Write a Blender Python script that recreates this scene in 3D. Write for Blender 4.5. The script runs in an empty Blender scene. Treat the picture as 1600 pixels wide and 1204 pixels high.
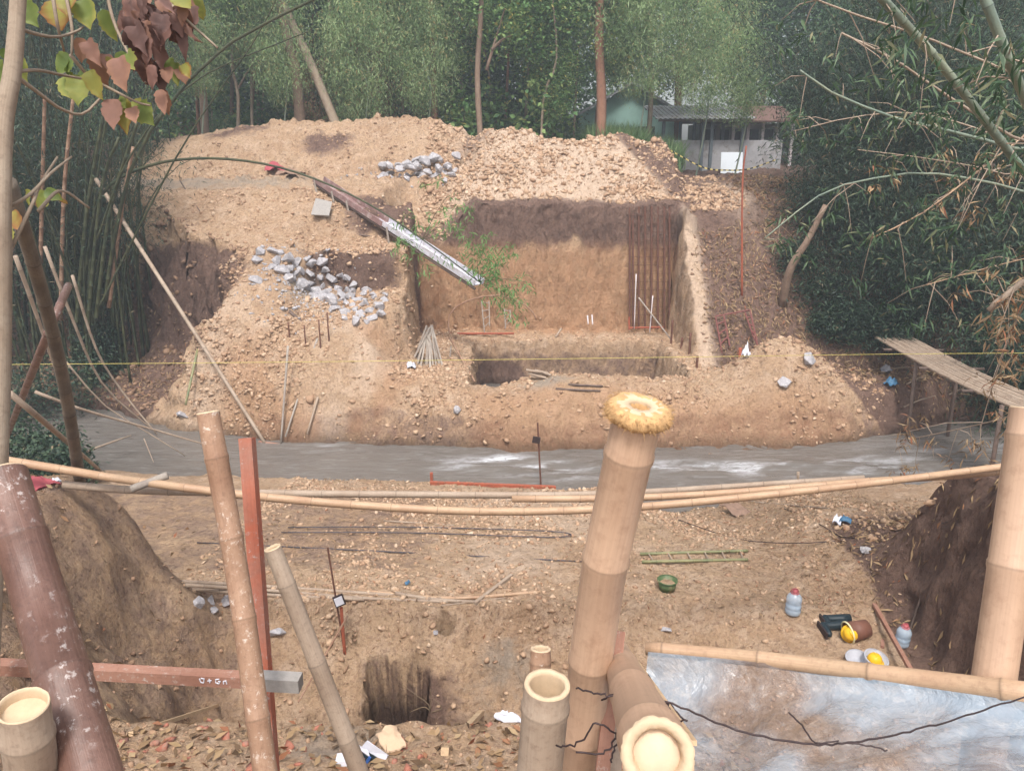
import bpy, math, random
import numpy as np
from mathutils import Vector, Matrix
R = math.radians
rng = np.random.default_rng(7)
random.seed(7)
scene = bpy.context.scene
col = scene.collection

# ------------------------------------------------------------------ camera
PITCH = 16.9
CZ = 6.8
F = 1190.0
cam_d = bpy.data.cameras.new('camera')
cam = bpy.data.objects.new('camera', cam_d)
col.objects.link(cam)
cam.location = (0, 0, CZ)
cam.rotation_euler = (R(90 - PITCH), 0, 0)
cam_d.sensor_width = 36
cam_d.lens = F / 1600 * 36
cam_d.clip_start = 0.05
cam_d.clip_end = 1000
scene.camera = cam

# ------------------------------------------------------------------ light
scene.view_settings.view_transform = 'Standard'
scene.view_settings.look = 'None'
scene.view_settings.exposure = 0.94
scene.view_settings.gamma = 1
SUN_EL, SUN_AZ = R(60), R(182)      # azimuth clockwise from +Y
w = bpy.data.worlds.new('World')
scene.world = w
w.use_nodes = True
nt = w.node_tree
bg = nt.nodes['Background']
sky = nt.nodes.new('ShaderNodeTexSky')
sky.sky_type = 'NISHITA'
sky.sun_disc = False
sky.sun_elevation = SUN_EL
sky.sun_rotation = SUN_AZ
sky.dust_density = 4.0
sky.air_density = 1.0
sky.ozone_density = 1.0
hs = nt.nodes.new('ShaderNodeHueSaturation')
hs.inputs['Saturation'].default_value = 0.42
nt.links.new(sky.outputs[0], hs.inputs['Color'])
nt.links.new(hs.outputs[0], bg.inputs[0])
bg.inputs[1].default_value = 0.15
sun_d = bpy.data.lights.new('sun', 'SUN')
sun_d.energy = 1.6
sun_d.angle = R(10)
sun_d.color = (1.0, 0.97, 0.93)
sun = bpy.data.objects.new('sun', sun_d)
col.objects.link(sun)
sdir = Vector((math.sin(SUN_AZ) * math.cos(SUN_EL), math.cos(SUN_AZ) * math.cos(SUN_EL), math.sin(SUN_EL)))
sun.rotation_euler = sdir.to_track_quat('Z', 'Y').to_euler()
sun.location = (0, 0, 30)

# ------------------------------------------------------------------ view helpers (photo pixel -> point of the place)
c_, s_ = math.cos(R(PITCH)), math.sin(R(PITCH))
def ray(u, v):
    a = (u - 800) / F; b = (v - 602) / F
    return Vector((a, c_ - b * s_, -s_ - b * c_))
O = Vector((0, 0, CZ))
def D(u, v, t): return O + ray(u, v) * t
def atY(u, v, Y):
    r = ray(u, v); return O + r * (Y / r.y)
def atZ(u, v, Z):
    r = ray(u, v); return O + r * ((Z - CZ) / r.z)

# ------------------------------------------------------------------ noise
def _h(ix, iy, seed):
    n = (ix * 374761393 + iy * 668265263 + seed * 1442695041) & 0xffffffff
    n = ((n ^ (n >> 13)) * 1274126177) & 0xffffffff
    return ((n ^ (n >> 16)) & 0xffff) / 65535.0
def vnoise(x, y, seed=0):
    x = np.asarray(x, float); y = np.asarray(y, float)
    ix = np.floor(x).astype(np.int64); iy = np.floor(y).astype(np.int64)
    fx = x - ix; fy = y - iy
    fx = fx * fx * (3 - 2 * fx); fy = fy * fy * (3 - 2 * fy)
    a = _h(ix, iy, seed); b = _h(ix + 1, iy, seed); c = _h(ix, iy + 1, seed); d = _h(ix + 1, iy + 1, seed)
    return (a + (b - a) * fx) * (1 - fy) + (c + (d - c) * fx) * fy
def fbm(x, y, o=4, seed=0):
    t = 0; amp = 0.5; tot = 0
    for i in range(o):
        t = t + amp * (vnoise(x * 2 ** i + 17 * i, y * 2 ** i - 9 * i, seed + i) * 2 - 1); tot += amp; amp *= 0.5
    return t / tot
def S(a, b, x):
    t = np.clip((x - a) / (b - a), 0, 1); return t * t * (3 - 2 * t)
def ip(x, pts):
    p = np.array(pts, float); return np.interp(x, p[:, 0], p[:, 1])

# ------------------------------------------------------------------ terrain height
def Yn(x): return ip(x, [(-40, 17), (-20, 16.5), (-9, 15.7), (-6, 15.3), (-3, 15.05), (0, 14.9), (2, 14.6), (3, 13.7), (4, 13.8), (4.8, 14.7), (8, 15), (12, 15.4), (20, 16), (40, 17)])
def XB(y): return ip(y, [(17, -9.2), (18.0, -9.9), (18.8, -10.1), (19.5, -9.4), (20.2, -8.6), (20.9, -8.35), (21.8, -9.2), (22.8, -10.9), (24.2, -12.8), (25.5, -13.5)])
def Yf(x): return ip(x, [(-40, 23), (-20, 21.5), (-11, 20), (-8.8, 18.5), (-6, 17.65), (-2, 17.35), (0, 16.95), (2.6, 17.2), (4.5, 16.8), (7, 17.2), (9.2, 18.0), (11, 18.8), (14, 19.6), (20, 21), (40, 23)])
def terrain(x, y):
    x = np.asarray(x, float); y = np.asarray(y, float)
    wob = 0.25 * fbm(x * .8, y * .8, 3, 11)
    yy = y + wob
    xx = x + 0.22 * fbm(x * .7 + 9, y * .7, 3, 12)
    # far bank: left slope
    L = ip(yy, [(17.6, 0), (18.1, 1.0), (18.8, 1.9), (19.5, 2.6), (20.5, 3.45), (22, 4.35), (23.4, 5.1), (24.4, 5.72), (25, 5.8), (27, 6.05), (28.2, 7.2), (29.2, 7.8), (30, 8.0), (31.2, 7.6), (34, 6.6), (60, 6.6)])
    Lt = ip(yy, [(17.6, 0), (18.1, 1.0), (18.8, 1.9), (19.5, 2.45), (20.5, 2.9), (21.6, 3.1), (21.8, 4.1), (23, 4.4), (23.35, 5.2), (24.4, 5.72), (27, 6.05), (28.2, 7.2), (30, 8.0), (31.2, 7.6), (34, 6.6), (60, 6.6)])
    k = S(-6.4, -5.6, x)
    L = L * (1 - k) + Lt * k
    G = ip(y + .8 * fbm(x * .5, y * .5, 3, 14), [(19, .15), (21, .5), (22.3, 1.2), (23.6, 2.6), (24.6, 4.6), (25.6, 5.7), (27, 6.0), (28.5, 7.0), (30, 7.6), (32, 7.0), (35, 6.6), (60, 6.6)])
    k = S(0, 1, (x - XB(y) + .3 + .8 * fbm(x * .9, y * .9, 4, 15) + .25 * fbm(x * 4, y * 4, 3, 16)) / ip(y, [(18, 1.8), (20, 1.6), (21, 1.5), (24, 1.5)]))
    k = np.where(y > 24.0, np.maximum(k, S(24, 25.5, y)), k)
    L = G * (1 - k) + L * k
    pile = ip(x, [(-14, .2), (-12, .5), (-10, .8), (-7, .9), (-5, 1.05), (-3, 1.0), (-2, .75), (-1.2, .45)])
    L = np.where((y > 27) & (y < 34), 6.05 + (L - 6.05) * (.45 + .55 * pile), L)
    # centre behind the pit
    Cc = ip(yy, [(17.2, 0), (17.55, .75), (18.1, 1.3), (23, 1.3), (24.2, 5.2)])
    rim = ip(yy, [(24.0, 5.15), (24.6, 5.45), (26, 6.3), (27.6, 7.15), (28.6, 7.2), (30, 6.7), (32, 6.5), (60, 6.5)])
    ridge = 0.35 * fbm(x * .55, y * .35, 2, 31)
    rim = rim + ridge * S(24.5, 26.5, y) * (1 - S(29, 32, y))
    # right slope
    Rr = ip(yy, [(17.3, 0), (18, .7), (19, 1.0), (20.3, 1.15), (21.3, 2.1), (22.4, 3.3), (23.6, 4.5), (24.6, 5.15), (26, 5.5), (29, 5.8), (34, 5.95), (37, 6.15), (60, 6.5)])
    Rr = Rr + ip(x, [(5, 0), (9, 0), (14, .8), (20, 2.2), (40, 3)]) * S(19, 23, y) * (1 - .9 * S(24, 28, y))
    mound = 1.3 * np.exp(-(((x - 7.0) / 1.5) ** 2) - ((y - 18.9) / .85) ** 2)
    kC = S(-1.9, -0.9, x + .4 * fbm(x, y, 2, 5)) * 1.0
    kR = S(5.2, 6.2, x)
    back = L * (1 - kC) + rim * kC
    back = back * (1 - kR) + Rr * kR
    front = ip(yy, [(17.2, 0), (17.55, .75), (18.1, 1.3), (19, 1.35), (40, 1.35)])
    side = np.where(x < 1, L, Rr)
    # pit outline
    xl = -3.05 + .5 * S(20.8, 19.4, y) * 0 - 0.9 * S(20.6, 19.2, y)
    pw = 0.07 * fbm(x * 2.2, y * 2.2, 2, 77)
    kl = S(0, 1, (x - xl + pw) / ip(y, [(18, 1.6), (20, .9), (21, .22), (30, .2)]))
    kr = S(0, 1, (5.25 - x + pw) / ip(y, [(18, 1.2), (19.5, .7), (21, .3), (30, .25)]))
    kb = S(0, 1, (24.32 - y + pw) / .3)
    inpit = kl * kr * kb
    z = np.where(y > 24.33, back, side)
    kk = S(23.9, 24.33, y) * (1 - kl * kr)
    z = np.where((y <= 24.33), side * (1 - kk) + np.where(x < 1, L, Rr) * kk, back)
    top = np.where(y > 23.6, np.where((x > -3.2) & (x < 5.6), back, side), side)
    z = top * (1 - inpit) + front * inpit
    # back left corner of the cut is broken down into a slope
    cor = 3.7 + (y - 23.75) * .95 + S(-2.3, .2, x + .5 * fbm(x, y, 2, 19)) * 2.4 + S(-3.3, -4.6, x) * 2.5
    z = np.where((y > 23.7) & (y < 26.5) & (x > -5) & (x < .6), np.minimum(z, np.maximum(cor, 1.35)), z)
    # deeper hole in the pit
    hx = S(-1.15, -.85, x + pw) * (1 - S(4.25, 4.6, x + pw))
    fr = 18.75 + .45 * S(0.9, .1, x) * 0 + .25 * np.sin(x * 1.3)
    hy = S(0, 1, (y - fr) / .3) * (1 - S(22.45, 22.7, y + pw))
    z = z * (1 - hx * hy) + np.minimum(z, -.35) * hx * hy
    # low rim left in front of the hole, gap at its left
    z = z + .12 * np.exp(-((y - 18.4) / .35) ** 2) * S(0, 1, x) * (1 - S(5, 6, x))
    z = z - .25 * np.exp(-((x + .3) / .7) ** 2 - ((y - 18.5) / .5) ** 2)
    z = z + mound
    # shallow bays undercut along the water
    # limit by river
    d = y - Yf(x) + .25 * fbm(x * 1.3, y * 1.3, 3, 41)
    far = np.where(d < 0, -.5 + .45 * S(-.9, 0, d), np.minimum(z, ip(d, [(0, -.05), (.12, .25), (.35, .62), (.8, 1.4), (2, 3.4), (4, 8), (6, 20)])))
    # near bank
    b = ip(y, [(-20, 5.2), (1.0, 5.2), (1.6, 4.75), (2.5, 3.85), (4.3, 2.5), (5.15, 2.35), (5.6, 1.5), (6.3, .2), (7.75, .05), (8.1, 1.1), (8.4, 1.32), (9.5, 1.25), (12.6, .85), (15, .5)])
    b2 = ip(y, [(-20, 5.2), (1.0, 5.2), (1.6, 4.75), (2.5, 3.85), (4.3, 2.2), (5.6, 1.4), (7, 1.15), (8.4, 1.32), (9.5, 1.25), (12.6, .85), (15, .5)])
    kx = S(.8, 3.6, x + .5 * fbm(x, y * 1.5, 2, 3))
    b = b * (1 - kx) + b2 * kx
    # face between bench and trench made irregular
    yq = y + .35 * fbm(x * 1.4, y * .6, 3, 51)
    bq = ip(yq, [(-20, 5.2), (1.0, 5.2), (1.6, 4.75), (2.5, 3.85), (4.3, 2.5), (5.15, 2.35), (5.6, 1.5), (6.3, .2), (7.6, .05), (8.05, .75), (8.5, 1.3), (9.5, 1.25), (12.6, .85), (15, .5)])
    b = np.where((y > 6.3), bq * (1 - kx) + b * kx, b)
    hn = fbm(x * 2.4, y * 2.4, 3, 88)
    hole = (1 - S(.36, .5, np.abs(x + 1.30) + .36 * hn - .22 * S(7.7, 7.1, y))) * S(6.9, 7.3, y) * (1 - S(8.18, 8.26, y + .3 * np.abs(x + 1.25) + .6 * hn))
    b = b * (1 - hole) + (-.35) * hole
    xb = x + .45 * fbm(y * .9, x * .9, 3, 21)
    top = ip(y, [(-20, 5.2), (1.2, 5.2), (3, 4.3), (5.5, 3.7), (8, 3.3), (9, 2.7), (12, 1.2)])
    kL = S(0, 1, (-3.15 - xb) / ip(y, [(5, 1.5), (8, 1.9)]))
    yend = ip(x, [(-12, 9.3), (-7, 8.9), (-5, 8.6), (-3, 8.2)])
    kL = kL * (1 - S(0, 1, (y - yend + .5) / 1.0))
    kRr = S(0, 1, (xb - 4.75) / .55)
    yendr = ip(x, [(4.5, 8.6), (6, 8.8), (9, 9.6), (14, 12)])
    kRr = kRr * (1 - S(0, 1, (y - yendr + .5) / 1.1))
    b = b * (1 - kL) + np.maximum(top, b) * kL
    b = b * (1 - kRr) + np.maximum(top, b) * kRr
    b = b + .55 * S(3.4, 5.4, x) * S(8, 9, y) * (1 - S(11, 13.5, y))
    dn = Yn(x) - y + .25 * fbm(x * 1.3 + 5, y * 1.3, 3, 43)
    near = np.where(dn < 0, -.5 + .45 * S(-.9, 0, dn), np.minimum(b, ip(dn, [(0, -.05), (.3, .2), (1.2, .5), (2.6, .85), (4, 1.5), (6, 30)])))
    near = np.where(y < 9, b, near)
    z = np.where(y < (Yn(x) + Yf(x)) / 2, near, far)
    # rough ground everywhere above water
    land = S(-.2, .3, z)
    rough = ip(y, [(0, .05), (6, .06), (10, .05), (15, .06), (18, .10), (26, .13), (32, .12), (60, .1)])
    z = z + land * rough * (fbm(x * 1.7, y * 1.7, 4, 61) + .6 * fbm(x * 6, y * 6, 3, 62))
    z = z + land * .30 * np.abs(fbm(x * 2.6, y * 2.2, 4, 63)) * S(24.5, 25.1, y) * (1 - S(30, 33, y)) * np.where(x > -9, 1, .4)
    return z
def gz(x, y): return float(terrain(np.array([x]), np.array([y]))[0])
def hit(u, v, t0=3.0, t1=70):
    r = ray(u, v); t = np.arange(t0, t1, .03)
    x = r.x * t; y = r.y * t; z = CZ + r.z * t
    g = terrain(x, y)
    g = np.where((y > Yn(x)) & (y < Yf(x)), np.maximum(g, 0.0), g)
    k = np.nonzero(z <= g)[0]
    i = k[0] if len(k) else -1
    return Vector((x[i], y[i], float(g[i])))

# ------------------------------------------------------------------ object helpers
def tag(o, label=None, cat=None, group=None, kind=None):
    if label: o['label'] = label
    if cat: o['category'] = cat
    if group: o['group'] = group
    if kind: o['kind'] = kind
    return o
def empty(name, loc, label, cat, group=None, rz=0):
    o = bpy.data.objects.new(name, None); col.objects.link(o)
    o.location = loc; o.rotation_euler.z = rz; o.empty_display_size = .2
    return tag(o, label, cat, group)
def mkmesh(name, V, Fc, smooth=True, attr=None):
    me = bpy.data.meshes.new(name)
    V = np.asarray(V, dtype=np.float32)
    if isinstance(Fc, np.ndarray):
        n, k = Fc.shape
        me.vertices.add(len(V)); me.vertices.foreach_set('co', V.ravel())
        me.loops.add(n * k); me.loops.foreach_set('vertex_index', Fc.ravel().astype(np.int32))
        me.polygons.add(n); me.polygons.foreach_set('loop_start', (np.arange(n) * k).astype(np.int32))
        me.update(calc_edges=True)
    else:
        me.from_pydata(V.tolist(), [], Fc)
    if smooth: me.polygons.foreach_set('use_smooth', np.ones(len(me.polygons), bool))
    if attr:
        for an, av in attr.items():
            av = np.asarray(av, dtype=np.float32)
            if av.ndim == 1:
                a = me.attributes.new(an, 'FLOAT', 'POINT'); a.data.foreach_set('value', av)
            else:
                a = me.attributes.new(an, 'FLOAT_COLOR', 'POINT')
                q = np.ones((len(av), 4), np.float32); q[:, :av.shape[1]] = av
                a.data.foreach_set('color', q.ravel())
    me.update()
    return me
def link(name, me, mat, parent=None, loc=None):
    o = bpy.data.objects.new(name, me); col.objects.link(o)
    if mat is not None and not me.materials: me.materials.append(mat)
    if parent is not None: o.parent = parent
    if loc is not None: o.location = loc
    return o
class MB:
    """collects shapes into one mesh; per-vertex float 'tint' """
    def __init__(s): s.v = []; s.f = []; s.t = []; s.c = []
    def add(s, V, Fc, t=0.5, c=None):
        n = len(s.v); s.v += [tuple(p) for p in V]; s.c += ([tuple(q) for q in c] if c is not None else [(p[0] * 12, p[1] * 12, p[2] * 2) for p in V]); s.f += [tuple(i + n for i in q) for q in Fc]
        s.t += (list(t) if hasattr(t, '__len__') else [t] * len(V))
        return s
    def box(s, p, size, rot=None, t=.5, j=0):
        a, b, c = [q / 2 for q in size]
        V = [Vector((x * a, y * b, z * c)) for x in (-1, 1) for y in (-1, 1) for z in (-1, 1)]
        if j: V = [q + Vector((random.uniform(-j, j), random.uniform(-j, j), random.uniform(-j, j))) for q in V]
        lc = [(q.x * 25, q.z * 25, q.y) for q in V]
        if rot is not None: V = [rot @ q for q in V]
        V = [q + Vector(p) for q in V]
        return s.add(V, [(0, 1, 3, 2), (4, 6, 7, 5), (0, 4, 5, 1), (2, 3, 7, 6), (0, 2, 6, 4), (1, 5, 7, 3)], t, lc)
    def bar(s, a, b, w_, h_, up=Vector((0, 0, 1)), t=.5):
        a = Vector(a); b = Vector(b); d = (b - a); L = d.length; d.normalize()
        if abs(d.dot(up)) > .98: up = Vector((0, 1, 0))
        x = d.cross(up).normalized(); z = x.cross(d)
        M = Matrix((x, d, z)).transposed()
        return s.box((a + b) / 2, (w_, L, h_), M, t)
    def tube(s, pts, rad, n=8, caps=True, t=.5, jit=0, ph=0.0):
        pts = [Vector(p) for p in pts]; m = len(pts)
        rad = list(rad) if hasattr(rad, '__len__') else [rad] * m
        tt = list(t) if hasattr(t, '__len__') else [t] * m
        V = []; T = []; K = []; cl = random.uniform(0, 50)
        d0 = (pts[1] - pts[0]).normalized()
        up = Vector((0, 0, 1)) if abs(d0.z) < .9 else Vector((1, 0, 0))
        x = d0.cross(up).normalized()
        for i, p in enumerate(pts):
            d = (pts[min(i + 1, m - 1)] - pts[max(i - 1, 0)]).normalized()
            x = (x - d * x.dot(d)).normalized(); y = d.cross(x)
            if i: cl += (p - pts[i - 1]).length
            for k in range(n):
                a = 2 * math.pi * k / n + ph
                r = rad[i] * (1 + (random.uniform(-jit, jit) if jit else 0))
                V.append(p + x * (math.cos(a) * r) + y * (math.sin(a) * r)); T.append(tt[i]); K.append((math.cos(a), math.sin(a), cl))
        Fc = [(i * n + k, i * n + (k + 1) % n, (i + 1) * n + (k + 1) % n, (i + 1) * n + k) for i in range(m - 1) for k in range(n)]
        if caps: Fc += [tuple(range(n - 1, -1, -1)), tuple(range((m - 1) * n, m * n))]
        return s.add(V, Fc, T, K)
    def build(s, name, mat, parent=None, smooth=False, origin=None, at=None):
        V = s.v
        if origin is not None:
            o0 = Vector(origin); V = [tuple(Vector(p) - o0) for p in V]
        me = mkmesh(name, np.array(V), s.f, smooth, {'tint': s.t, 'fib': np.array(s.c)})
        return link(name, me, mat, parent, origin if at is None else at)
def lerp(a, b, t): return a + (b - a) * t
def spline(pts, n):
    """Catmull-Rom through pts"""
    P = [Vector(p) for p in pts]; P = [P[0] * 2 - P[1]] + P + [P[-1] * 2 - P[-2]]
    out = []; m = len(P) - 3
    for i in range(n):
        q = i / (n - 1) * m; k = min(int(q), m - 1); t = q - k
        a, b, c, d = P[k:k + 4]
        out.append(.5 * ((2 * b) + (c - a) * t + (2 * a - 5 * b + 4 * c - d) * t * t + (3 * b - a - 3 * c + d) * t ** 3))
    return out

# ------------------------------------------------------------------ materials
def lin(r, g, b): return tuple(((x / 255) / 12.92 if x < 11 else ((x / 255 + .055) / 1.055) ** 2.4) for x in (r, g, b)) + (1,)
class NT:
    def __init__(s, name):
        s.m = bpy.data.materials.new(name); s.m.use_nodes = True
        s.t = s.m.node_tree; s.t.nodes.clear()
        s.out = s.n('ShaderNodeOutputMaterial')
    def n(s, kind, **kw):
        x = s.t.nodes.new(kind)
        for k, v_ in kw.items():
            if k.startswith('i_'):
                kk = k[2:]; x.inputs[int(kk) if kk.isdigit() else kk.replace('_', ' ')].default_value = v_
            else: setattr(x, k, v_)
        return x
    def l(s, a, b): s.t.links.new(a, b)
    def noise(s, vec, scale, detail=6, rough=.6, dist=0):
        x = s.n('ShaderNodeTexNoise'); x.inputs['Scale'].default_value = scale; x.inputs['Detail'].default_value = detail
        x.inputs['Roughness'].default_value = rough; x.inputs['Distortion'].default_value = dist
        if vec is not None: s.l(vec, x.inputs['Vector'])
        return x.outputs['Fac']
    def ramp(s, fac, stops, interp='LINEAR'):
        x = s.n('ShaderNodeValToRGB'); e = x.color_ramp; e.interpolation = interp
        while len(e.elements) < len(stops): e.elements.new(.5)
        for q, (p, c) in zip(e.elements, stops):
            q.position = p; q.color = c if hasattr(c, '__len__') else (c, c, c, 1)
        s.l(fac, x.inputs[0]); return x.outputs[0]
    def mix(s, fac, a, b, mode='MIX'):
        x = s.n('ShaderNodeMixRGB', blend_type=mode)
        for i, q in enumerate((fac, a, b)):
            if isinstance(q, (int, float)): x.inputs[i].default_value = q
            elif isinstance(q, tuple): x.inputs[i].default_value = q
            else: s.l(q, x.inputs[i])
        return x.outputs[0]
    def math(s, op, a, b=0):
        x = s.n('ShaderNodeMath', operation=op)
        for i, q in enumerate((a, b)):
            if isinstance(q, (int, float)): x.inputs[i].default_value = q
            else: s.l(q, x.inputs[i])
        return x.outputs[0]
    def bump(s, h, dist, strength=1, prev=None):
        x = s.n('ShaderNodeBump'); x.inputs['Distance'].default_value = dist; x.inputs['Strength'].default_value = strength
        s.l(h, x.inputs['Height'])
        if prev is not None: s.l(prev, x.inputs['Normal'])
        return x.outputs[0]
    def pri(s, colr, rough=.8, normal=None, metal=0, spec=.3, **kw):
        x = s.n('ShaderNodeBsdfPrincipled')
        if isinstance(colr, tuple): x.inputs['Base Color'].default_value = colr
        else: s.l(colr, x.inputs['Base Color'])
        if isinstance(rough, (int, float)): x.inputs['Roughness'].default_value = rough
        else: s.l(rough, x.inputs['Roughness'])
        x.inputs['Metallic'].default_value = metal; x.inputs['Specular IOR Level'].default_value = spec
        if normal is not None: s.l(normal, x.inputs['Normal'])
        for k, v_ in kw.items(): x.inputs[k.replace('_', ' ')].default_value = v_
        return x.outputs[0]
    def done(s, sh): s.l(sh, s.out.inputs[0]); return s.m
    def obj(s): return s.n('ShaderNodeTexCoord').outputs['Object']
    def pos(s): return s.n('ShaderNodeNewGeometry').outputs['Position']
    def attr(s, name, o='Fac'): return s.n('ShaderNodeAttribute', attribute_name=name).outputs[o]
    def stretch(s, vec, sc):
        x = s.n('ShaderNodeMapping'); x.inputs['Scale'].default_value = sc; s.l(vec, x.inputs[0]); return x.outputs[0]

def leaf_mat(name, stops, trans=.35, rough=.55):
    m = NT(name); t = m.attr('tint')
    c = m.ramp(t, stops)
    nz = m.noise(m.obj(), 9, 3)
    c = m.mix(.35, c, m.ramp(nz, [(.3, .25), (.7, 1.0)]), 'MULTIPLY')
    p = m.pri(c, rough, spec=.35)
    tr = m.n('ShaderNodeBsdfTranslucent'); m.l(c, tr.inputs[0])
    mx = m.n('ShaderNodeMixShader'); mx.inputs[0].default_value = trans
    m.l(p, mx.inputs[1]); m.l(tr.outputs[0], mx.inputs[2])
    return m.done(mx.outputs[0])
def wood_mat(name, a, b, c, sc=(6, 6, 1.2), rough=.7, bumpd=.003, spots=None, fine=60, spec=.3):
    """fibrous plain material: two tones by tint-free noise, third as stains; uses tint<.2 as dark node line, >.9 as pale cut"""
    m = NT(name); v = m.obj(); t = m.attr('tint')
    n1 = m.noise(v, sc[0], 5, .6, .3); n2 = m.noise(v, fine, 4, .7)
    cc = m.mix(m.ramp(n1, [(.35, 0), (.65, 1.0)]), a, b)
    cc = m.mix(m.math('MULTIPLY', m.ramp(n2, [(.5, 0), (.72, 1.0)]), .45), cc, c)
    if spots is not None:
        s2 = m.noise(v, 42, 6, .75); s3 = m.noise(v, 5, 3)
        f = m.math('MULTIPLY', m.ramp(s2, [(.56, 0), (.64, 1.0)]), m.ramp(s3, [(.42, 0), (.58, 1.0)]))
        cc = m.mix(f, cc, spots)
    fb = m.n('ShaderNodeAttribute', attribute_name='fib').outputs['Vector']
    f1 = m.noise(m.stretch(fb, (7, 7, 1.6)), 1.0, 5, .65); f2 = m.noise(m.stretch(fb, (1.3, 1.3, 4.5)), 1.0, 6, .7, .6)
    cc = m.mix(1.0, cc, m.ramp(f1, [(.3, (.87, .86, .85, 1)), (.62, 1.0)]), 'MULTIPLY')
    cc = m.mix(m.math('MULTIPLY', m.ramp(f2, [(.55, 0), (.75, 1.0)]), .45), cc, c)
    dark = m.ramp(t, [(0, .38), (.45, 1.0)])
    cc = m.mix(1.0, cc, dark, 'MULTIPLY')
    cc = m.mix(m.ramp(t, [(.6, 0), (.95, 1.0)]), cc, lin(196, 172, 142))
    nb = m.bump(f1, bumpd * 1.5, .5, m.bump(n2, bumpd, .6))
    return m.done(m.pri(cc, rough, nb, spec=spec))
def flat_mat(name, c, rough=.6, var=.25, sc=12, metal=0, spec=.3, dirt=None, bumpd=.002, **kw):
    m = NT(name); v = m.obj(); n1 = m.noise(v, sc, 6, .65)
    cc = m.mix(1.0, c, m.ramp(n1, [(.25, 1 - var), (.75, 1 + var * .3)]), 'MULTIPLY')
    if dirt: cc = m.mix(m.ramp(m.noise(v, sc * .6, 8, .75), [(.5, 0), (.62, 1.0)]), cc, dirt)
    return m.done(m.pri(cc, rough, m.bump(n1, bumpd, .5), metal=metal, spec=spec, **kw))
# ------------------------------------------------------------------ soil
def soil_material():
    m = NT('soil'); v = m.pos()
    zone = m.n('ShaderNodeAttribute', attribute_name='zone')
    sep = m.n('ShaderNodeSeparateColor'); m.l(zone.outputs['Color'], sep.inputs[0])
    n1 = m.noise(v, .55, 6, .65, .6); n2 = m.noise(v, 3.2, 6, .7, .3); n3 = m.noise(v, 17, 6, .75); n4 = m.noise(v, 60, 4, .7)
    tan = m.mix(m.ramp(n1, [(.35, 0), (.65, 1.0)]), lin(196, 165, 134), lin(180, 147, 117))
    tan = m.mix(m.ramp(n2, [(.45, 0), (.7, 1.0)]), tan, lin(208, 180, 154))
    tan = m.mix(m.math('MULTIPLY', m.ramp(n3, [(.50, 0), (.62, 1.0)]), .7), tan, lin(142, 112, 92))
    tan = m.mix(m.math('MULTIPLY', m.ramp(n4, [(.55, 0), (.7, 1.0)]), .5), tan, lin(224, 204, 182))
    br = m.mix(m.ramp(n2, [(.3, 0), (.7, 1.0)]), lin(104, 82, 73), lin(140, 114, 100))
    br = m.mix(m.math('MULTIPLY', m.ramp(n3, [(.5, 0), (.66, 1.0)]), .6), br, lin(82, 66, 60))
    br = m.mix(m.math('MULTIPLY', m.ramp(n4, [(.6, 0), (.72, 1.0)]), .5), br, lin(176, 150, 130))
    gr = m.mix(m.ramp(n2, [(.3, 0), (.7, 1.0)]), lin(176, 166, 152), lin(142, 130, 118))
    ed = m.math('ADD', sep.outputs[0], m.math('MULTIPLY', m.math('SUBTRACT', n2, .5), .9))
    c = m.mix(m.ramp(ed, [(.35, 0), (.62, 1.0)]), tan, br)
    eg = m.math('ADD', sep.outputs[1], m.math('MULTIPLY', m.math('SUBTRACT', n2, .5), .9))
    c = m.mix(m.math('MULTIPLY', m.ramp(eg, [(.35, 0), (.65, 1.0)]), .75), c, gr)
    pale = m.attr('pale')
    c = m.mix(m.math('MULTIPLY', pale, m.ramp(n2, [(.3, .5), (.55, 1.0)])), c, m.mix(n3, lin(226, 204, 182), lin(206, 178, 154)))
    # iron-orange clay streaks
    c = m.mix(m.math('MULTIPLY', sep.outputs[2], m.ramp(n2, [(.3, .35), (.6, 1.0)])), c, lin(180, 134, 98))
    # wet line at the water
    sx = m.n('ShaderNodeSeparateXYZ'); m.l(v, sx.inputs[0])
    wet = m.ramp(m.math('ADD', sx.outputs[2], m.math('MULTIPLY', n2, .3)), [(.12, .45), (.42, 1.0)])
    c = m.mix(1.0, c, wet, 'MULTIPLY')
    vo = m.n('ShaderNodeTexVoronoi'); vo.inputs['Scale'].default_value = 6.5; m.l(m.stretch(v, (1, 1, .6)), vo.inputs['Vector'])
    clod = m.ramp(vo.outputs['Distance'], [(.0, 1.0), (.55, 0)])
    marks = m.noise(m.stretch(v, (9, 9, .8)), 1.0, 4, .6, .4)
    b = m.bump(marks, .16, .6)
    b = m.bump(n2, .2, .7, b)
    b = m.bump(clod, .06, .7, b)
    b = m.bump(n3, .07, .9, b)
    b = m.bump(n4, .015, .8, b)
    return m.done(m.pri(c, .95, b, spec=.12))
M = {}
M['soil'] = soil_material()

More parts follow.
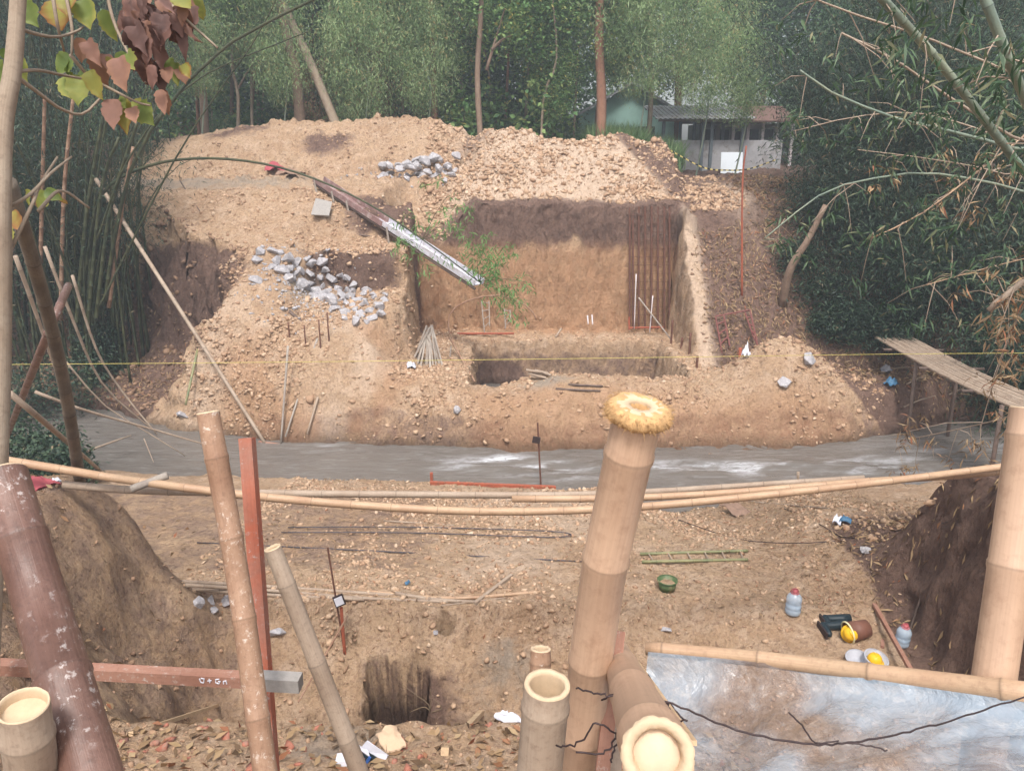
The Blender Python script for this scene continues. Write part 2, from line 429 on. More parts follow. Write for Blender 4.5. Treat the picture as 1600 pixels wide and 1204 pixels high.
def seg(a, b, st): return list(np.arange(a, b - 1e-6, st))
gx = seg(-60, -24, 2.5) + seg(-24, -13, .35) + seg(-13, -3.15, .075) + seg(-3.15, -2.75, .02) + seg(-2.75, -2.1, .06) + seg(-2.1, -.5, .025) + seg(-.5, 4.9, .065) + seg(4.9, 5.35, .02) + seg(5.35, 12, .075) + seg(12, 24, .3) + seg(24, 60.1, 2.5)
gy = seg(-16, 0, 1.0) + seg(0, 4, .12) + seg(4, 7.1, .05) + seg(7.1, 8.7, .022) + seg(8.7, 16.4, .07) + seg(16.4, 18.7, .045) + seg(18.7, 19.2, .03) + seg(19.2, 21.4, .06) + seg(21.4, 21.9, .025) + seg(21.9, 22.3, .06) + seg(22.3, 22.85, .025) + seg(22.85, 23.95, .05) + seg(23.95, 24.4, .012) + seg(24.4, 31, .07) + seg(31, 36, .2) + seg(36, 50, 1.0) + seg(50, 90.1, 4)
GX, GY = np.meshgrid(np.array(gx), np.array(gy))
GZ = terrain(GX, GY)
gyy, gxx = np.gradient(GZ, np.array(gy), np.array(gx))
steep = np.clip(np.hypot(gxx, gyy) / 3, 0, 1)
lum = .30 * steep * (1 - S(-8, -7, GX)) * S(17, 19, GY) * fbm(GX * 2.2 + GZ, GY * 2.2 + GZ * 2, 4, 97)
PX = GX + lum + steep * .10 * (fbm(GY * 3 + GZ * 2.5, GZ * 3, 3, 91))
PY = GY + steep * .09 * (fbm(GX * 4.5, GZ * 1.1, 3, 92)) + steep * .045 * S(9, 12, GY) * (vnoise(GX * 9, GZ * .5, 93) - .5) + steep * .07 * fbm(GX * 6, GZ * 6, 3, 94)
nn = lambda x, y: S(-.15, .3, fbm(x * .9, y * .9, 3, 140))
# soil zones: r brown earth/topsoil plus some painted shade, g grey, b orange clay
zr = np.zeros_like(GZ); zg = np.zeros_like(GZ); zb = np.zeros_like(GZ)
wob = .35 * fbm(GX * .6, GY * .6, 3, 101)
pitx = S(-3.4, -3.1, GX) * (1 - S(5.2, 5.6, GX))
zr = np.maximum(zr, pitx * S(23.6, 23.9, GY) * (1 - S(24.5, 24.8, GY)) * S(3.55, 4.5, GZ + 1.3 * wob + .5 * fbm(GX * 2.6, GZ * .8, 3, 133) + .35 * S(3.6, 4.6, GX) * 2) * .82)
zb = np.maximum(zb, pitx * S(23.5, 23.9, GY) * (1 - S(24.3, 24.4, GY)) * (1 - S(3.7, 4.3, GZ)) * .75)
zr = np.maximum(zr, pitx * S(22.3, 22.5, GY) * (1 - S(22.75, 22.9, GY)) * (1 - S(.9, 1.25, GZ)) * .5)
zr = np.maximum(zr, .85 * np.exp(-((GX + 4.6) / 1.5) ** 4) * S(21.4, 21.6, GY) * (1 - S(21.9, 22.1, GY)))
zr = np.maximum(zr, .7 * np.exp(-((GX + 3.6) / 1.8) ** 4) * S(22.9, 23.2, GY) * (1 - S(24.0, 24.5, GY)))  # face under the chute: brown earth with its shade painted in
zr = np.maximum(zr, .85 * np.exp(-((GX + 1.3 + wob) / .8) ** 2 - ((GY - 28.3) / 1.2) ** 2))
zr = np.maximum(zr, .85 * np.exp(-((GX + 6.6 + wob) / 1.1) ** 2 - ((GY - 28.3) / .6) ** 2))
zr = np.maximum(zr, .75 * np.exp(-((GX + 10.0 + wob) / 1.6) ** 2 - ((GY - 29.3) / .7) ** 2))
zr = np.maximum(zr, 1.0 * S(4.2, 5.0, GX + wob * 2) * (1 - S(8.4, 9.2, GX)) * S(24.4, 24.7, GY) * (1 - S(27.0, 28.0, GY + wob * 2)))
zr = np.maximum(zr, .95 * S(5.3, 5.9, GX) * S(19.5, 20.0, GY + wob) * (1 - S(27.5, 29, GY)) * (1 - .9 * np.exp(-((GX - 7.4) / .6) ** 2 - ((GY - 26.6) / 1.8) ** 2)))
zr = np.maximum(zr, .95 * S(8.9, 9.4, GX + .8 * (GZ - .3) + .5 * wob) * S(16.9, 17.1, GY))
zr = np.maximum(zr, .9 * S(9, 12, GX) * S(17, 18, GY))
zr = np.maximum(zr, .85 * (1 - S(.6, 2.0, GX - XB(GY) + 1.4 * wob)) * S(20.3, 20.8, GY + wob) * (1 - S(23.2, 24.2, GY)) * (1 - S(3.9, 4.6, GZ + wob)))
zr = np.maximum(zr, (1 - S(.0, .5, GX - XB(GY) + .5 * wob)) * S(17, 18, GY) * (1 - S(24.3, 25.3, GY)))
zr = np.maximum(zr, S(31, 33, GY + wob))
zr = np.maximum(zr, .9 * (1 - S(-14.2, -13.2, GX + wob)) * S(20, 22, GY))
# near banks
zr = np.maximum(zr, .44 * (1 - S(-3.5, -2.9, GX + wob)) * (1 - S(8.6, 9.4, GY)))
zr = np.maximum(zr, .95 * S(4.4, 4.8, GX + .3 * wob) * (1 - S(9.5, 11, GY)))
zr = np.maximum(zr, .3 * (1 - S(4.8, 5.6, GY)))
zr = np.maximum(zr, .44 * (1 - S(-1.6, -.8, GX + wob)) * S(9, 9.6, GY) * (1 - S(13, 14.5, GY)))
zr = np.maximum(zr, .62 * np.exp(-(((GX + 1.25) / .75) ** 4)) * S(7.0, 7.3, GY) * (1 - S(8.25, 8.4, GY)) * (1 - S(.55, .95, GZ + .3 * wob)))  # dark soil patch, with the near hole's shade put into its colour
zr = np.maximum(zr, .5 * S(16.5, 17, GY) * (1 - S(18.0, 18.5, GY)) * (1 - S(.5, 1.0, GZ + wob)))
zg = np.maximum(zg, .6 * np.exp(-((GX + 10.5 + wob) / 5) ** 4 - ((GY - 25.6) / 1.1) ** 4))
zg = np.maximum(zg, .6 * np.exp(-((GX + 5.6) / 1.2) ** 2 - ((GY - 20.9) / 1.3) ** 2))
zg = np.maximum(zg, .75 * np.exp(-((GX - .8) / .9) ** 2 - ((GY - 18.3) / .35) ** 2))
zg = np.maximum(zg, .55 * np.exp(-((GX + 1.3) / .8) ** 2 - ((GY - 4.9) / .5) ** 2))
zg = np.maximum(zg, .6 * np.exp(-((GX + .1) / .7) ** 2 - ((GY - 8.0) / .35) ** 2))
zb = np.maximum(zb, .5 * (1 - S(-2.6, -1.8, GX)) * S(-8, -7, GX) * S(17, 17.6, GY) * (1 - S(19.3, 20.3, GY)) * S(-.1, .3, fbm(GX * .9, GY * .9, 3, 120)))
zb = np.maximum(zb, .5 * S(-1.5, -.5, GX) * (1 - S(8, 9, GX)) * S(16.6, 17, GY) * (1 - S(17.8, 18.3, GY)))
zr = np.maximum(zr, 1.0 * np.exp(-((GX + .4) / .9) ** 4) * S(18.9, 19.2, GY) * (1 - S(22.9, 23.0, GY)) * (1 - S(.3, 1.2, GZ + wob)))
zp = .85 * S(-2.6, -1.4, GX + wob) * (1 - S(5.0, 6.2, GX + wob * 2)) * S(24.35, 24.7, GY) * (1 - S(30, 31, GY)) * (1 - zr)
zp = np.maximum(zp, .5 * (1 - S(-3.4, -2.6, GX)) * S(-9, -8, GX) * S(17.4, 18, GY) * (1 - S(20, 21, GY)) * nn(GX, GY))
zp = np.maximum(zp, .6 * S(5.15, 5.3, GX) * (1 - S(5.5, 5.9, GX)) * S(19.5, 20.5, GY) * (1 - S(24, 24.6, GY)))
zp = np.maximum(zp, .9 * np.exp(-((GX - 7.3) / .55) ** 2 - ((GY - 26.4) / 1.9) ** 2))
zp = np.maximum(zp, .5 * S(9, 9.4, GY) * (1 - S(13.5, 14.5, GY)) * S(-1.2, -.6, GX) * (1 - S(1.0, 1.8, GX)) * nn(GX, GY))
ny, nx = GX.shape
idx = np.arange(ny * nx).reshape(ny, nx)
quads = np.stack([idx[:-1, :-1].ravel(), idx[:-1, 1:].ravel(), idx[1:, 1:].ravel(), idx[1:, :-1].ravel()], 1)
me = mkmesh('ground', np.stack([PX.ravel(), PY.ravel(), GZ.ravel()], 1), quads, True, {'zone': np.stack([zr.ravel(), zg.ravel(), zb.ravel()], 1), 'pale': zp.ravel()})
tag(link('ground', me, M['soil']), kind='structure')

# ------------------------------------------------------------------ river
def water_material():
    m = NT('muddy_water'); v = m.pos()
    foam = m.attr('foam')
    n1 = m.noise(m.stretch(v, (.8, 2.2, 1)), 1.2, 5, .6, 1.2); n2 = m.noise(m.stretch(v, (1.2, 4, 1)), 4.0, 6, .7, .8)
    c = m.mix(n1, lin(94, 88, 82), lin(116, 110, 104))
    n5 = m.noise(m.stretch(v, (.5, 3.6, 1)), 2.4, 6, .65, 1.6)
    c = m.mix(m.ramp(n5, [(.52, 0), (.72, .35)]), c, lin(172, 172, 172))
    f = m.math('MULTIPLY', foam, m.ramp(n2, [(.35, 0), (.55, 1.0)]))
    c = m.mix(f, c, lin(214, 216, 220))
    b = m.bump(n1, .08, .45); b = m.bump(n2, .03, .4, b)
    return m.done(m.pri(c, .22, b, spec=.5))
wx = np.arange(-26, 26.01, .09); wy = np.arange(13.0, 24.0, .09)
WX, WY = np.meshgrid(wx, wy)
def blob(x0, y0, sx, sy): return np.exp(-((WX - x0) / sx) ** 2 - ((WY - y0) / sy) ** 2)
sx_ = WX * .9 + 1.5 * fbm(WX * .3, WY * .3, 2, 7); 
rap = blob(-.5, 16.3, 1.0, .45) + blob(.9, 15.8, 1.1, .4) + .8 * blob(5.5, 16.0, 1.6, .5) + .8 * blob(8.5, 16.0, 1.8, .6) + .6 * blob(3, 16.1, 1.6, .4) + .35 * blob(11, 17.3, 2, .5) + .4 * blob(-4.4, 17.2, .5, .2)
wav = .012 * fbm(WX * 1.2, WY * 3.5, 3, 5) + rap * (.05 * np.sin((WX * .9 + WY * 3.1) * 1.6 + 2 * fbm(WX * .8, WY * .8, 2, 8)) + .04 * fbm(WX * 2.0, WY * 5, 3, 6))
foam = np.clip(rap * (fbm(WX * 1.1 + WY * .4, WY * 5.5 - WX * .8, 3, 9) * 2.0 - .05), 0, 1)
ny, nx = WX.shape; idx = np.arange(ny * nx).reshape(ny, nx)
quads = np.stack([idx[:-1, :-1].ravel(), idx[:-1, 1:].ravel(), idx[1:, 1:].ravel(), idx[1:, :-1].ravel()], 1)
tag(link('river_water', mkmesh('river_water', np.stack([WX.ravel(), WY.ravel(), wav.ravel()], 1), quads, True, {'foam': foam.ravel()}), water_material()), kind='structure')

# ------------------------------------------------------------------ plain materials
M['bamboo'] = wood_mat('bamboo', lin(172, 138, 110), lin(186, 156, 126), lin(134, 102, 80), (3, 3, 3), .5, .001, spec=.4)
M['bamboo_grey'] = wood_mat('weathered_bamboo', lin(154, 134, 116), lin(170, 152, 134), lin(112, 90, 76), (4, 4, 4), .65, .002)
M['bamboo_brown'] = wood_mat('brown_bamboo', lin(142, 108, 86), lin(166, 134, 110), lin(104, 72, 56), (5, 5, 5), .55, .002, spots=lin(206, 190, 176))
M['bamboo_dark'] = wood_mat('dark_bamboo', lin(98, 70, 60), lin(122, 92, 80), lin(66, 48, 42), (4, 4, 4), .45, .002, spots=lin(186, 174, 168), spec=.45)
M['bamboo_green'] = wood_mat('green_bamboo', lin(104, 112, 78), lin(146, 140, 100), lin(80, 84, 60), (4, 4, 4), .5, .001, spec=.4)
M['culm'] = wood_mat('living_bamboo_culm', lin(52, 62, 44), lin(84, 84, 56), lin(34, 38, 30), (2, 2, 2), .5, .001, spec=.3)
M['culm_pale'] = wood_mat('pale_bamboo_culm', lin(112, 128, 116), lin(140, 146, 124), lin(96, 92, 78), (2, 2, 2), .5, .001, spec=.35)
M['twig'] = wood_mat('dry_twig', lin(150, 130, 104), lin(124, 106, 84), lin(90, 76, 62), (6, 6, 6), .8, .001)
M['redwood'] = wood_mat('red_brown_wood', lin(146, 104, 86), lin(160, 120, 102), lin(122, 84, 70), (5, 5, 5), .8, .002, spots=lin(180, 166, 156))
M['plank'] = wood_mat('raw_plank', lin(190, 160, 126), lin(206, 180, 146), lin(140, 112, 88), (5, 5, 5), .8, .002)
M['stick'] = wood_mat('grey_stick', lin(148, 136, 126), lin(176, 166, 154), lin(104, 92, 84), (5, 5, 5), .8, .002)
M['darkstick'] = wood_mat('dark_stick', lin(92, 78, 70), lin(118, 100, 90), lin(60, 50, 46), (5, 5, 5), .8, .002)
M['rust'] = flat_mat('rusty_steel', lin(112, 76, 62), .85, .4, 30, dirt=lin(92, 66, 56))
M['steel'] = flat_mat('dark_rebar_steel', lin(88, 84, 88), .6, .3, 30, metal=.4, dirt=lin(110, 88, 76))
M['wire'] = flat_mat('annealed_wire', lin(74, 62, 62), .6, .3, 40, metal=.5)
M['concrete'] = flat_mat('concrete', lin(160, 154, 148), .9, .3, 25, bumpd=.004)
M['red_paint'] = flat_mat('red_painted_steel', lin(128, 78, 72), .7, .3, 20)
M['orange_paint'] = flat_mat('orange_painted_wood', lin(168, 92, 68), .8, .35, 18, dirt=lin(136, 84, 66))
M['rock'] = flat_mat('grey_andesite', lin(168, 164, 166), .85, .35, 9, bumpd=.02, dirt=lin(192, 186, 184))
M['bark'] = wood_mat('bark', lin(126, 104, 88), lin(150, 128, 110), lin(82, 66, 56), (3, 3, 1), .9, .012, fine=22)
M['bark_red'] = wood_mat('reddish_bark', lin(138, 98, 78), lin(156, 116, 94), lin(92, 66, 54), (3, 3, 1), .9, .012, fine=22)
M['bark_pale'] = wood_mat('pale_bark', lin(146, 128, 110), lin(162, 146, 128), lin(106, 90, 76), (5, 5, 3), .85, .003, fine=40)
M['leaf_bamboo'] = leaf_mat('bamboo_leaf', [(0, lin(82, 114, 76)), (.5, lin(122, 156, 106)), (.85, lin(158, 182, 134)), (1, lin(190, 172, 120))])
M['leaf_bamboo_dark'] = leaf_mat('dark_bamboo_leaf', [(0, lin(36, 52, 42)), (.5, lin(56, 78, 60)), (.9, lin(90, 110, 82)), (1, lin(140, 124, 98))], .25)
M['leaf_mid'] = leaf_mat('near_bamboo_leaf', [(0, lin(52, 76, 54)), (.5, lin(78, 104, 72)), (.85, lin(112, 134, 100)), (1, lin(158, 146, 112))])
M['leaf_feather'] = leaf_mat('feathery_bamboo_leaf', [(0, lin(98, 130, 84)), (.5, lin(146, 172, 116)), (.85, lin(184, 200, 148)), (1, lin(204, 178, 124))])
M['leaf_broad'] = leaf_mat('broad_leaf', [(0, lin(78, 116, 72)), (.5, lin(120, 156, 94)), (.85, lin(160, 184, 112)), (1, lin(204, 190, 112))])
M['leaf_deep'] = leaf_mat('deep_forest_leaf', [(0, lin(60, 92, 66)), (.6, lin(98, 132, 88)), (1, lin(140, 166, 112))], .25)
M['leaf_dry'] = leaf_mat('dry_leaf', [(0, lin(104, 82, 62)), (.4, lin(150, 122, 90)), (.75, lin(178, 152, 116)), (1, lin(150, 92, 64))], .15, .8)
M['grass'] = leaf_mat('grass_blade', [(0, lin(98, 132, 84)), (.6, lin(132, 162, 108)), (1, lin(160, 180, 126))], .4)

# ------------------------------------------------------------------ foliage engine
def rnd_dirs(n, down=.0):
    a = rng.uniform(0, 2 * np.pi, n); z = rng.uniform(-1, 1, n) - down
    d = np.stack([np.cos(a), np.sin(a), z], 1); return d / np.linalg.norm(d, axis=1)[:, None]
def leafmesh(name, P, Dr, L, W, tint, bend=.25):
    """P base points, Dr unit directions, diamond leaves with a bend"""
    n = len(P); L = np.broadcast_to(L, n)[:, None]; W = np.broadcast_to(W, n)[:, None]
    up = rng.normal(size=(n, 3)) * .6 + np.array([0, 0, 1.0])
    side = np.cross(Dr, up); side /= (np.linalg.norm(side, axis=1)[:, None] + 1e-9)
    nrm = np.cross(side, Dr)
    mid = P + Dr * L * .42 + nrm * L * bend * .2
    tip = P + Dr * L - nrm * L * bend * .35
    V = np.stack([P, mid + side * W / 2, tip, mid - side * W / 2], 1).reshape(-1, 3)
    Fc = np.arange(n * 4).reshape(n, 4)
    return mkmesh(name, V, Fc, False, {'tint': np.repeat(np.clip(tint, 0, 1), 4)})
def clusters(centers, per, spread, down=.6):
    n = len(centers) * per
    base = np.repeat(centers, per, 0)
    d = rnd_dirs(n, down)
    P = base + rng.normal(size=(n, 3)) * spread
    return P, d
# culm: bamboo stem with node rings
def culm_into(b, pts, r0, r1, n=7, node=.3, rings=None, swell=1.1, cut=True, start_off=None, nt=.12):
    L = sum((pts[i + 1] - pts[i]).length for i in range(len(pts) - 1))
    pos = node * (random.uniform(.2, 1) if start_off is None else start_off); ts = [(0, 0)]
    while pos < L - .01:
        g = .012 if node < .5 else .02
        ts += [(pos - g, 0), (pos - g * .35, 1), (pos, 2), (pos + g * .5, 1), (pos + g * 1.4, 0)]
        pos += node * random.uniform(.88, 1.12)
    ts += [(L, 0)]
    ts = [q for q in ts if 0 <= q[0] <= L]
    P = []; rad = []; T = []
    cum = [0]
    for i in range(len(pts) - 1): cum.append(cum[-1] + (pts[i + 1] - pts[i]).length)
    for q, kd in ts:
        k = max(0, min(len(pts) - 2, int(np.searchsorted(cum, q) - 1)))
        f = (q - cum[k]) / max(1e-6, cum[k + 1] - cum[k])
        P.append(lerp(pts[k], pts[k + 1], f)); r = lerp(r0, r1, q / L)
        rad.append(r * (1, 1.04 + (swell - 1) * .4, swell)[kd]); T.append((.5, lerp(.5, nt, .25), nt)[kd])
    b.tube(P, rad, n, True, T)
    return b
def arch(base, az, lean, H, droop, n=9):
    out = []
    for i in range(n):
        t = i / (n - 1)
        r = lean * t ** 1.6 * H
        z = H * (t - droop * t ** 3)
        out.append(Vector(base) + Vector((math.cos(az) * r, math.sin(az) * r, z)))
    return out
# ------------------------------------------------------------------ bamboo clumps
def clump(cx, cy, n, H, lean, per, label, group, mat='leaf_bamboo_dark', t0=.25, az0=None, azs=math.pi, L=.19, W=.024, r0=.042, seed=1, up=0, cmat='culm', clus=26, spread=.22, side=.9, rad=.7):
    random.seed(seed)
    z0 = gz(cx, cy) - .05
    root = empty('bamboo_clump', (cx, cy, z0), label, 'bamboo', group)
    C = []
    for k in range(n):
        az = random.uniform(0, 2 * math.pi) if az0 is None else az0 + random.uniform(-azs, azs)
        br = random.uniform(0, rad); ba = random.uniform(0, 6.28)
        bx, by = math.cos(ba) * br, math.sin(ba) * br
        h = H * random.uniform(.65, 1.1); ln = lean * random.uniform(.3, 1.3)
        pts = arch((bx, by, gz(cx + bx, cy + by) - z0 - .1), az, ln, h, random.uniform(.05, .3), 9)
        b = MB(); culm_into(b, pts, r0 * random.uniform(.6, 1.1), .008, 5, .42)
        b.build('culm', M[cmat], root, True)
        cnt = int(clus * random.uniform(.6, 1.3))
        for q in range(cnt):
            t = t0 + (1 - t0) * random.random() ** .8
            i = min(int(t * 8), 7); p = lerp(pts[i], pts[i + 1], t * 8 - i)
            a2 = random.uniform(0, 6.28); rr = random.uniform(.1, side) * (1.15 - .5 * t)
            C.append((p.x + math.cos(a2) * rr, p.y + math.sin(a2) * rr, p.z + random.uniform(-.35, .25) - .25 * rr))
    C = np.array(C)
    P, d = clusters(C, per, spread, .55)
    tint = np.repeat(rng.uniform(.1, .8, len(C)), per) + rng.normal(0, .12, len(P))
    tint = np.where(rng.random(len(P)) < .03, 1, tint)
    me = leafmesh('foliage', P, d, rng.uniform(.6, 1.15, len(P)) * L, rng.uniform(.8, 1.2, len(P)) * W, tint)
    link('foliage', me, M[mat], root)
    return root
G = 'bamboo clumps on the dark left bank'
clump(-12.4, 21.9, 84, 11, .30, 9, 'dense dark bamboo clump on the left bank, its thin stems leaning right towards the pit', G, az0=.3, azs=2.2, t0=.22, seed=3, clus=26, rad=1.9, r0=.05)
clump(-15.8, 20.6, 30, 12, .22, 9, 'bamboo clump furthest left on the far bank, behind the pale sapling trunk', G, t0=.3, seed=4, clus=40, rad=1.2)
clump(-14.6, 24.6, 34, 13, .28, 9, 'bamboo clump at the left end of the earth road, behind the dark leaning stems', G, t0=.25, seed=5, clus=40, rad=1.2)
G = 'bamboo clumps on the right bank'
spots = [(11.6, 22.6, 40, 10.5, .36, 'bamboo clump nearest the pit on the right slope, its dark leaves hanging over the litter'),
         (13.2, 20.4, 36, 10.5, .34, 'dark bamboo clump behind the far end of the bamboo footbridge'),
         (15.8, 18.6, 34, 11, .34, 'bamboo clump at the right edge above the river bend'),
         (12.6, 26.5, 36, 12, .34, 'tall bamboo clump rising just right of the roadside shelter'),
         (16.5, 23.5, 36, 13, .32, 'bamboo clump high on the right bank behind the arching pale stems'),
         (19.5, 27.5, 34, 13, .32, 'bamboo clump at the far upper right, behind all the others'),
         (15.5, 30.5, 34, 14, .32, 'bamboo clump at the road level right of the shelter posts, top against the sky')]
for i, (x, y, n, H, ln, lab) in enumerate(spots):
    clump(x, y, n, H, ln, 9, lab, G, t0=.12, seed=20 + i, clus=56, L=.2, W=.028, spread=.26, side=1.4, rad=1.2)

G = 'young bamboo thickets on the right slope'
for i, (x, y, n, H, lab) in enumerate([(9.9, 23.0, 24, 5.4, 'young bamboo thicket closest to the orange post, leaves hanging to the litter'), (11.2, 21.2, 26, 5.0, 'young bamboo thicket just behind the far end of the footbridge'), (13.0, 18.9, 26, 5.5, 'young bamboo thicket at the right edge beyond the footbridge'),
    (10.2, 25.2, 28, 6.4, 'young bamboo thicket right of the white board'), (14.5, 21.5, 26, 6.5, 'young bamboo thicket between the tall clumps on the right'), (12.3, 29.5, 24, 7.0, 'young bamboo thicket covering the right end of the shelter')]):
    clump(x, y, n, H, .55, 9, lab, G, t0=.05, seed=60 + i, clus=56, L=.2, W=.03, spread=.24, side=1.1, rad=1.0, r0=.022)
clump(-14.3, 22.8, 60, 10, .25, 9, 'dense bamboo thicket behind the first left clump, closing the view to the road', 'bamboo clumps on the dark left bank', t0=.08, seed=91, clus=34, rad=2.2, r0=.05, L=.2, W=.03)
clump(-17.2, 26.5, 34, 12, .3, 9, 'bamboo clump far left beyond the end of the earth road', 'bamboo clumps on the dark left bank', t0=.06, seed=92, clus=56, rad=1.8, L=.22, W=.034)
clump(-13.4, 28.5, 26, 11, .3, 9, 'bamboo clump at the left foot of the long spoil heap', 'bamboo clumps on the dark left bank', t0=.15, seed=93, clus=50, rad=1.2, L=.22, W=.034)

# dark understorey shrubs and creepers
def shrub(name, x, y, w_, h_, n, L, W, mat, label, cat, group=None, seed=1, z=None, stems=5, down=.1, bunch=14):
    z0 = (gz(x, y) if z is None else z) - .03
    root = empty(name, (x, y, z0), label, cat, group)
    r = np.random.default_rng(seed); random.seed(seed)
    k = max(6, n // bunch)
    a = r.uniform(0, 6.283, k); rr = np.sqrt(r.random(k)); hh = r.random(k) ** .8
    C = np.stack([np.cos(a) * rr * w_ * (1 - .35 * hh), np.sin(a) * rr * w_ * (1 - .35 * hh), .05 + hh * h_], 1)
    P, d = clusters(C, bunch, .11 * max(w_, .5) + .5 * L, down)
    P[:, 2] = np.maximum(P[:, 2], .02)
    t = np.repeat(r.uniform(0, .9, k), bunch) + r.normal(0, .1, len(P))
    link('foliage', leafmesh('foliage', P, d, L * r.uniform(.6, 1.2, len(P)), W * r.uniform(.7, 1.2, len(P)), t), M[mat], root)
    if stems:
        b = MB()
        for q in range(stems):
            c = C[random.randrange(k)]
            b.tube([(random.uniform(-.1, .1) * w_, random.uniform(-.1, .1) * w_, -.05), (c[0] * .5, c[1] * .5, c[2] * .6), tuple(c)], [.02, .014, .006], 5)
        b.build('stem', M['bark'], root, True)
    return root
G = 'dark shrubs on the right slope'
i = 0
for (u, v, w_, h_) in [(1245, 395, .6, .6), (1285, 450, .8, .7), (1320, 490, .8, .6), (1350, 500, .9, .7), (1300, 500, .6, .5), (1340, 440, 1.3, 1.2), (1400, 380, 1.4, 1.6), (1270, 330, 1.0, 1.2), (1440, 440, 1.4, 1.3), (1500, 470, 1.3, 1.4), (1370, 520, 1.0, .7), (1560, 420, 1.6, 1.8), (1320, 360, 1.2, 1.3), (1480, 390, 1.5, 1.6), (1590, 520, 1.3, 1.2)]:
    p = hit(u, v + 25); i += 1
    shrub('shrub', p.x, p.y, w_ * 1.2, h_ * 1.1, 2600, .15, .036, 'leaf_bamboo_dark', 'low dark leafy shrub growing in the litter of the right slope under the bamboo', 'shrub', G, 40 + i)
G = 'green bushes overhanging the left river bank'
for k, (x, y, w_, h_) in enumerate([(-10.9, 15.1, .9, 1.0), (-9.6, 14.6, .7, .8), (-12.2, 19.9, 1.3, 1.5), (-13.5, 19.2, 1.3, 1.8), (-11.9, 15.4, 1.1, 1.5), (-8.6, 13.4, .6, .7), (-11.9, 21.3, .8, 1.6)]):
    shrub('bush', x, y, w_, h_, 2600, .13, .045, 'leaf_bamboo_dark', 'leafy green bush hanging over the water by the left bank', 'bush', G, 70 + k)

# ------------------------------------------------------------------ forest behind
def crown_mesh(seed, rx, rz, nclu, per, L, W, down, sp):
    r = np.random.default_rng(seed)
    a = r.uniform(0, 6.283, nclu); cz = r.uniform(-1, 1, nclu); rr = np.sqrt(np.clip(1 - cz ** 2, 0, 1)) * r.random(nclu) ** .35
    C = np.stack([np.cos(a) * rr * rx, np.sin(a) * rr * rx, cz * rz], 1)
    C += r.normal(0, .35, C.shape)
    P, d = clusters(C, per, sp, down)
    t = np.repeat(r.beta(2, 2.2, nclu), per) + r.normal(0, .1, len(P))
    t = np.where(r.random(len(P)) < .015, 1, t)
    return leafmesh('crown', P, d, L * r.uniform(.6, 1.2, len(P)), W * r.uniform(.7, 1.2, len(P)), t)
CR = {'broad': [crown_mesh(s, 2.3, 3.6, 170, 42, .24, .12, .2, .42) for s in (1, 2)],
      'deep': [crown_mesh(s, 3.1, 6.0, 260, 36, .34, .15, .2, .6) for s in (3, 4)],
      'feather': [crown_mesh(s, 2.2, 3.4, 220, 44, .30, .045, .9, .38) for s in (5, 6)]}
CR['dryleaf'] = [crown_mesh(s, 1.6, 2.6, 110, 30, .26, .05, .9, .3) for s in (7, 8)]
for me in CR['dryleaf']: me.materials.append(M['leaf_dry'])
for k_, mt in (('broad', 'leaf_broad'), ('deep', 'leaf_deep'), ('feather', 'leaf_feather')):
    for me in CR[k_]: me.materials.append(M[mt])
def tree(pts, r0, r1, crowns, label, group=None, bark='bark', forks=(), name='tree', seed=0):
    base = Vector(pts[0]); root = empty(name, base, label, 'tree', group)
    b = MB(); sp = spline([Vector(p) - base for p in pts], 10)
    sp = [sp[0] + Vector((0, 0, -.25))] + sp
    b.tube(sp, [lerp(r0, r1, i / 10) * (1.25 if i == 0 else 1) for i in range(11)], 8, True, jit=.06)
    b.build('trunk', M[bark], root, True)
    for f in forks:
        q = MB(); fp = spline([Vector(p) - base for p in f], 8)
        q.tube(fp, [lerp(r1 * .9, r1 * .25, i / 7) for i in range(8)], 6); q.build('branch', M[bark], root, True)
    for i, (kind, p, sc) in enumerate(crowns):
        o = link('crown', CR[kind][(seed + i) % 2], None, root, Vector(p) - base)
        o.scale = (sc, sc, sc * random.uniform(.85, 1.15)); o.rotation_euler.z = random.uniform(0, 6.28)
    return root
random.seed(11)
def yb(x, y): return gz(x, y)
# backdrop: three rows of deep forest
for row, (Y, st, hz, sc) in enumerate([(41, 3.9, 3.6, .85), (46, 4.2, 6.5, 1.0), (54, 5.0, 9.5, 1.25)]):
    x = -34 - row * 3; n = 0
    while x < 34 + row * 3:
        xx = x + random.uniform(-1, 1); yy = Y + random.uniform(-1.4, 1.4); g = yb(xx, yy)
        if not (row == 0 and 3.5 < xx < 15.5) and not (row == 1 and 2.0 < xx < 11.5):
            cr = [('deep', (xx, yy, g + hz * .95 * sc), sc * random.uniform(.85, 1.15))]
            if row == 1: cr.append(('deep', (xx + random.uniform(-1, 1), yy + .6, g + 13), sc))
            tree([(xx, yy, g), (xx + random.uniform(-.3, .3), yy, g + hz * .6), (xx + random.uniform(-.6, .6), yy, g + hz * 1.5)], .16, .08, cr,
                 ['dark shrubby tree in the first shaded row of the forest edge', 'tall dark green tree deeper in the forest behind the spoil heaps', 'large dim tree in the last row of the forest'][row],
                 ['forest edge trees', 'deeper forest trees', 'last row of forest trees'][row], seed=n)
        n += 1; x += st * random.uniform(.8, 1.2)
